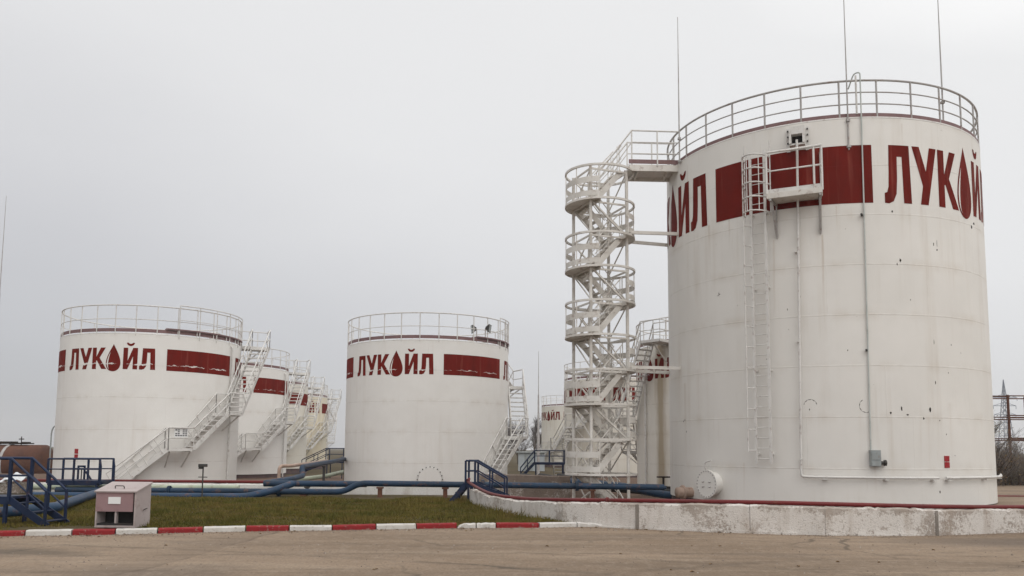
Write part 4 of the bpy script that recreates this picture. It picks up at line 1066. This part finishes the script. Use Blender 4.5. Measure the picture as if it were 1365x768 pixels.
b.build('body', M['pinktop'], bx)
b = MB(); slab(b, [(-hw+.005, -D_/2-.004, .32), (hw-.055, -D_/2-.004, .32), (hw-.055, -D_/2-.004, zf-.01), (-hw+.005, -D_/2-.004, zf-.01)], .02); b.build('front_panel', M['pink'], bx)
b = MB(); slab(b, [(-hw-.02, -D_/2-.04, zf+.005), (hw+.02, -D_/2-.04, zf+.005), (hw+.02, D_/2+.02, zbk+.02), (-hw-.02, D_/2+.02, zbk+.02)], .025); lid = b.build('lid', M['pinktop'], bx)
b = MB(); b.tube(bend([(-.10, -.14, zf+.045), (-.10, -.16, zf+.10), (.08, -.16, zf+.10), (.08, -.14, zf+.045)], .03), .010, 6); b.build('handle', M['dark'], lid)
b = MB(); b.box((0, -D_/2+.05, .18), (.03, .08, .30)); b.build('divider', M['pinktop'], bx)
b = MB(); b.box((-.02, -D_/2-.013, .53), (.24, .012, .13)); pl = b.build('plate', M['signwhite'], bx)
b = MB(); b.tube([(hw+.012, -.02, .33), (hw+.03, .02, .35), (hw+.012, .14, .36)], .008, 6); b.build('latch', M['dark'], bx)
b = MB(); b.box((.0, -D_/2+.30, .36), (W_-.08, .02, .60)); b.box((0, -D_/2+.15, .085), (W_-.08, .29, .03)); b.box((0, -D_/2+.012, .065), (W_-.08, .02, .05)); b.build('bay_shade_lining', M['black'], bx)  # near-black sheets added to paint the shade inside the open bays

# ------------------------------------------------------------------ little floodlight post, lamp, masts
fl_ = empty('flood_lamp', (-9.55, 25.8, .0), 'small spotlight on a thin post behind the pipes, before the far left tank', 'lamp')
b = MB(); b.tube([(0, 0, 0), (0, 0, .98)], .022, 8); b.bar((-.14, 0, .66), (.14, 0, .66), .025, .025); b.build('post', M['dark'], fl_)
b = MB(); b.box((.0, -.03, 1.02), (.26, .16, .09), R(15)); b.box((-.06, -.05, .95), (.1, .1, .08)); b.build('head', M['dark'], fl_)
sl = empty('street_lamp', (-33.3, 60, -.5), 'thin grey street lamp left of the far left tank', 'lamp')
b = MB(); b.tube(bend([(0, 0, 0), (0, 0, 3.1), (.15, 0, 3.5), (.5, 0, 3.6)], .3), .05, 8); b.build('pole', M['galv'], sl)
b = MB(); b.box((.6, 0, 3.58), (.32, .14, .08)); b.build('head', M['galv'], sl)
def mast(x, y, z0, z1, label, r=.11):
    m_ = MB(); L = z1-z0
    m_.tube([(0, 0, 0), (0, 0, L*.35), (0, 0, L*.36), (0, 0, L*.65), (0, 0, L*.66), (0, 0, L)], [r, r*.9, r*.6, r*.5, r*.3, r*.12], 8)
    tag(m_.build('lightning_mast', M['railgrey'], None, (x, y, z0)), label, 'mast')
mast(1.94, 60, -.6, 8.7, 'thin grey lightning mast right of the middle tank'); mast(-31.45, 50, -.6, 17.0, 'tall thin lightning mast at the left edge of the sky', .10)
# hut
h = empty('hut', (2.0, 84, -.6), 'tiny pale grey hut beyond the blue crossing platform', 'hut')
b = MB(); b.box((0, 0, .9), (2.6, 3, 1.8)); b.build('wall', M['hut'], h); b = MB(); b.box((0, 0, 1.87), (3, 3.4, .14)); b.build('roof', M['galv'], h); b = MB(); b.box((-.3, -1.525, .85), (.8, .04, 1.65)); b.build('door', M['galv'], h)

# ------------------------------------------------------------------ rusty rail tank wagon at left
wg = empty('tank_wagon', (-42.1, 66, -1.2), 'rusty brown railway tank wagon behind the left blue steps', 'wagon')
b = MB(); Mx = Matrix.Translation((0, 0, 1.35)) @ Matrix.Rotation(pi/2, 4, 'Y'); rw_ = 1.5; hl = 5.1
prof = [(.05, -hl-.45), (.8, -hl-.36), (1.25, -hl-.18), (rw_, -hl)]+[(rw_, -hl+i*hl/5) for i in range(1, 10)]+[(rw_, hl), (1.25, hl+.18), (.8, hl+.36), (.05, hl+.45)]
b.revolve(prof, 40, cap0=True, cap1=True, M=Mx); b.build('barrel', M['rust'], wg)
b = MB()
for x in (-2.4, 2.4): b.revolve([(rw_+.005, x-.12), (rw_+.03, x-.12), (rw_+.03, x+.12), (rw_+.005, x+.12)], 40, M=Mx)
b.build('strap', M['railgrey'], wg)
b = MB(); b.revolve([(.5, 2.7), (.5, 3.25), (.52, 3.3), (.05, 3.36)], 24, M=Matrix.Translation((0, 0, 0))); b.box((1.6, 0, 2.95), (4.6, .9, .09)); b.box((1.0, .3, 3.05), (3.2, .3, .12))
for i in range(9): b.box((-.4+i*.5, .2*sin(i*2.1), 2.98+.04*sin(i*1.7)), (.55, .6, .13), .3*sin(i))
b.build('hatch', M['rustdark'], wg)
b = MB(); b.tube([(3.3, -.3, 2.8), (3.3, -.3, 3.5)], .04, 6); b.tube([(3.1, -.3, 3.3), (3.5, -.3, 3.3)], .04, 6); b.build('valve', M['rustdark'], wg)
b = MB(); b.box((0, 0, -.15), (11.2, 2.2, .3)); b.build('frame', M['rustdark'], wg)
for x in (-3.9, -2.1, 2.1, 3.9):
    for y in (-.8, .8):
        b = MB(); b.revolve([(.05, -.06), (.46, -.06), (.46, .06), (.05, .06)], 24, M=Matrix.Translation((x, y, -.55)) @ Matrix.Rotation(pi/2, 4, 'X')); b.build('wheel', M['rustdark'], wg)

# ------------------------------------------------------------------ right edge: rack, pylon, trees
rk = empty('pipe_rack', (27.05, 45, -.6), 'rusty steel pipe rack with ochre sheets at the right edge', 'rack')
for x in (0, 4.2):
    for y in (0, 2.4):
        b = MB(); b.bar((x, y, 0), (x, y, 5.3), .10, .10, (1, 0, 0)); b.build('post', M['rust'], rk)
for z in (5.25, 4.18, 4.05, 2.95, 2.85):
    b = MB(); b.bar((-.1, 0, z), (6, 0, z), .06, .06); b.bar((-.1, 2.4, z), (6, 2.4, z), .06, .06); b.build('beam', M['rust'], rk)
b = MB(); b.bar((-.9, 0, 5.22), (.1, 0, 5.22), .08, .08); b.bar((.9, 0, 4.1), (.9, 0, 5.2), .06, .06, (1, 0, 0)); b.build('bracket', M['rust'], rk)
b = MB()
for i in range(5):
    b.box((.55+i*1.0, .2+.02*(i % 2), 1.15), (.96, .05, 1.5+.1*(i % 3)))
b.build('sheet_panel', M['panel'], rk); b = MB(); b.bar((0, .1, .5), (5.5, .1, .5), .12, .16); b.bar((0, .1, 1.35), (5.5, .1, 1.35), .06, .08); b.build('rail', M['rust'], rk)
py = empty('power_pylon', (208.9, 350, -3), 'grey lattice power pylon far off at the right edge', 'pylon')
b = MB(); H_ = 35.2
def lw(z): return 2.2*(1-z/29)+.55 if z < 25 else .85*(1-(z-25)/(H_-25))+.02
zs = [0, 4, 8, 11.5, 14.5, 17, 19.5, 22, 24, 25.5, 27, 28.5, 31, 33, H_]
for i in range(len(zs)-1):
    za, zb_ = zs[i], zs[i+1]; wa, wb = lw(za), lw(zb_)
    ca_ = [(sx_*wa, sy_*wa, za) for sx_, sy_ in ((-1, -1), (1, -1), (1, 1), (-1, 1))]; cb_ = [(sx_*wb, sy_*wb, zb_) for sx_, sy_ in ((-1, -1), (1, -1), (1, 1), (-1, 1))]
    for j in range(4):
        b.bar(ca_[j], cb_[j], .22, .22); b.bar(ca_[j], cb_[(j+1) % 4], .12, .12); b.bar(cb_[j], cb_[(j+1) % 4], .11, .11)
b.build('lattice', M['pylon'], py)
for z, w_ in ((27.6, 5.4), (24.1, 4.8), (20.3, 4.6)):
    a_ = MB(); 
    for s_ in (-1, 1):
        a_.bar((0, -.6, z), (s_*w_, 0, z), .2, .2); a_.bar((0, .6, z), (s_*w_, 0, z), .2, .2); a_.bar((0, 0, z+1.5), (s_*w_, 0, z), .16, .16); a_.bar((s_*w_, 0, z), (s_*w_, 0, z-1.4), .14, .14, (1, 0, 0))
    a_.build('cross_arm', M['pylon'], py)

def tree(name, x, y, z, h, label, seed, leaf=None, spread=.5, levels=4, group=None, nleaf=0, trunk_r=.09, lsize=.09, stems=1):
    r = random.Random(seed); t = empty(name, (x, y, z), label, 'tree', group); tr = MB(); tw_ = MB(); tips = []
    def grow(p, d, L, rad, lev):
        pts = [p]; q = p.copy(); dd = d.copy(); n = 4
        for i in range(n):
            dd = (dd+Vector((r.gauss(0, .12), r.gauss(0, .12), r.gauss(.03, .06)))).normalized(); q = q+dd*L/n; pts.append(q.copy())
        (tr if lev >= levels-1 else tw_).tube(pts, [rad*(1-.5*i/n) for i in range(n+1)], 6 if lev >= levels-1 else 3, caps=False)
        if lev == 0: tips.extend(pts[1:]); return
        nb_ = r.randint(4, 6)
        for i in range(nb_):
            k = r.uniform(.25, 1) if lev < levels else r.uniform(.2, 1)
            b0 = pts[0].lerp(pts[-1], k) if False else pts[min(n, int(k*n)+0)]
            a = r.uniform(0, 2*pi); s = r.uniform(.35, .9)*spread*1.5
            nd = (dd+Vector((cos(a)*s, sin(a)*s, r.uniform(-.05, .25)))).normalized()
            grow(b0, nd, L*r.uniform(.5, .75), rad*.48, lev-1)
    if stems == 1: grow(Vector((0, 0, 0)), Vector((0, 0, 1)), h*.5, trunk_r, levels)
    else:
        for q in range(stems):
            a = 2*pi*q/stems+r.uniform(-.4, .4); st_ = r.uniform(.05, .7)
            grow(Vector((.25*cos(a), .25*sin(a), 0)), Vector((st_*cos(a), st_*sin(a), 1)).normalized(), h*r.uniform(.35, .6), trunk_r*.6, levels)
    tr.build('trunk', M['bark'], t)
    if leaf and nleaf:
        tw_.cur = 1
        for i in range(nleaf):
            p = r.choice(tips)+Vector((r.gauss(0, .13), r.gauss(0, .13), r.gauss(0, .13))); s = lsize*r.uniform(.5, 1.3)
            u_ = Vector((r.gauss(0, 1), r.gauss(0, 1), r.gauss(0, 1))).normalized(); v2 = u_.orthogonal().normalized()
            tw_.add([p, p+u_*s+v2*s*.45, p+u_*s*1.8, p+u_*s-v2*s*.45], [(0, 1, 2, 3)])
    tw_.build('crown', [M['twig'], leaf or M['twig']], t)
    return t
for x, y, hh, lf, sd, lb in ((23.0, 40.2, 4.3, 'leaf', 11, 'brown twiggy bush close beside the big tank at the right edge'), (24.7, 41.2, 3.6, 'leafolive', 12, 'olive brown bush left of the rusty rack post'),
        (29.6, 50, 4.6, 'leaf', 13, 'brown bush behind the rusty rack sheets'), (28.4, 53, 6.0, 'leafolive', 17, 'taller loose bush between the pylon and the big tank')):
    tree('bush', x, y, -.7, hh, lb, sd, M[lf], .7, 3, 'autumn bushes at the right edge', 1500, .07, .045, 11)
tree('poplar_tree', 30.6, 54, -.7, 5.2, 'slim half bare poplar behind the bushes, right of the big tank', 14, M['leafolive'], .28, 4, None, 900, .06, .06)
for i, (x, y, hh, lb) in enumerate(((1.0, 118, 9.0, 'bare tree directly right of the middle tank'), (3.2, 124, 8.4, 'bare tree behind the thin lightning mast'), (-.6, 126, 8.0, 'bare tree mostly behind the stair of the middle tank'), (5.6, 130, 7.4, 'low bare tree beside the small far tank'))):
    tree('bare_tree', x, y, -.6, hh, lb, 30+i, None, .55, 5, 'bare trees on the horizon', 0, .16)

vl = empty('valve', (7.05, 38.6, -.62), 'dark gate valve with a flat handwheel before the stained tank, beside the big tank', 'valve')
b = MB(); b.tube([(0, 0, 0), (0, 0, .55)], .16, 12); b.tube([(0, 0, .55), (0, 0, .95)], .05, 8); b.box((0, 0, .3), (.7, .2, .2)); b.build('body', M['black'], vl)
b = MB(); b.revolve([(.03, .93), (.30, .93), (.32, .96), (.30, .99), (.03, .99)], 24); b.build('handwheel', M['rustdark'], vl)
# loose grit and a few dead leaves lying on the yard
r_ = random.Random(41); b = MB()
edge = [Vector((x, y, 0)) for x, y in kerb_pts[:-1]]+[Vector((x, y, 0)) for x, y in wall_pts[4:]]
def scatter(i_, sp_):
    a_, c_ = edge[i_], edge[i_+1]; p = a_.lerp(c_, r_.random()); d = (c_-a_).normalized(); return p-Vector((-d.y, d.x, 0))*abs(r_.gauss(0, sp_))
for q in range(2600):
    p = scatter(r_.randrange(len(edge)-1), .22) if q < 2100 else Vector((r_.uniform(-8, 9), r_.uniform(10.5, 15.2), 0))
    s_ = r_.uniform(.004, .016)*(1.6 if r_.random() < .06 else 1)
    u_ = [Vector((cos(t+q)*s_*r_.uniform(.7, 1.2), sin(t+q)*s_*r_.uniform(.7, 1.2), 0)) for t in (0, 2.1, 4.2)]
    b.add([p+w_ for w_ in u_]+[p+Vector((0, 0, s_*1.1))], [(0, 1, 3), (1, 2, 3), (2, 0, 3)])
tag(b.build('grit', M['bundgrey']), 'loose grit along the kerb and the foot of the wall', 'grit', kind='stuff')
b = MB()
for q in range(170):
    if q < 70: p = scatter(r_.randrange(len(edge)-1), .3)
    elif q < 140: p = Vector((r_.uniform(-10, 0), r_.uniform(17.2, 25), .07))
    else: p = Vector((r_.uniform(-8, 8), r_.uniform(11, 15), 0))
    s_ = r_.uniform(.02, .04); t = r_.uniform(0, 6.28); d = Vector((cos(t), sin(t), 0)); w_ = Vector((-sin(t), cos(t), 0)); z_ = Vector((0, 0, .006)); k_ = Vector((0, 0, r_.uniform(.006, .02)))
    b.add([p+z_-d*s_, p+z_+w_*s_*.6+k_, p+z_+d*s_, p+z_-w_*s_*.6+k_], [(0, 1, 2), (0, 2, 3)])
tag(b.build('dead_leaves', M['leaf']), 'dead brown leaves scattered on the lawn and yard', 'leaves', kind='stuff')
# ------------------------------------------------------------------ damp autumn air
hz = MB(); hz.box((0, 675, 21.2), (3000, 1550, 45.6))
hm = bpy.data.materials.new('haze'); hm.use_nodes = True; ht = hm.node_tree; ht.nodes.clear()
ho = ht.nodes.new('ShaderNodeOutputMaterial'); hv = ht.nodes.new('ShaderNodeVolumePrincipled')
hv.inputs['Color'].default_value = (.93, .94, .96, 1); hv.inputs['Density'].default_value = .00035; hv.inputs['Anisotropy'].default_value = .2
ht.links.new(hv.outputs[0], ho.inputs['Volume'])
tag(hz.build('haze', hm), kind='stuff')
scene.cycles.volume_bounces = 1
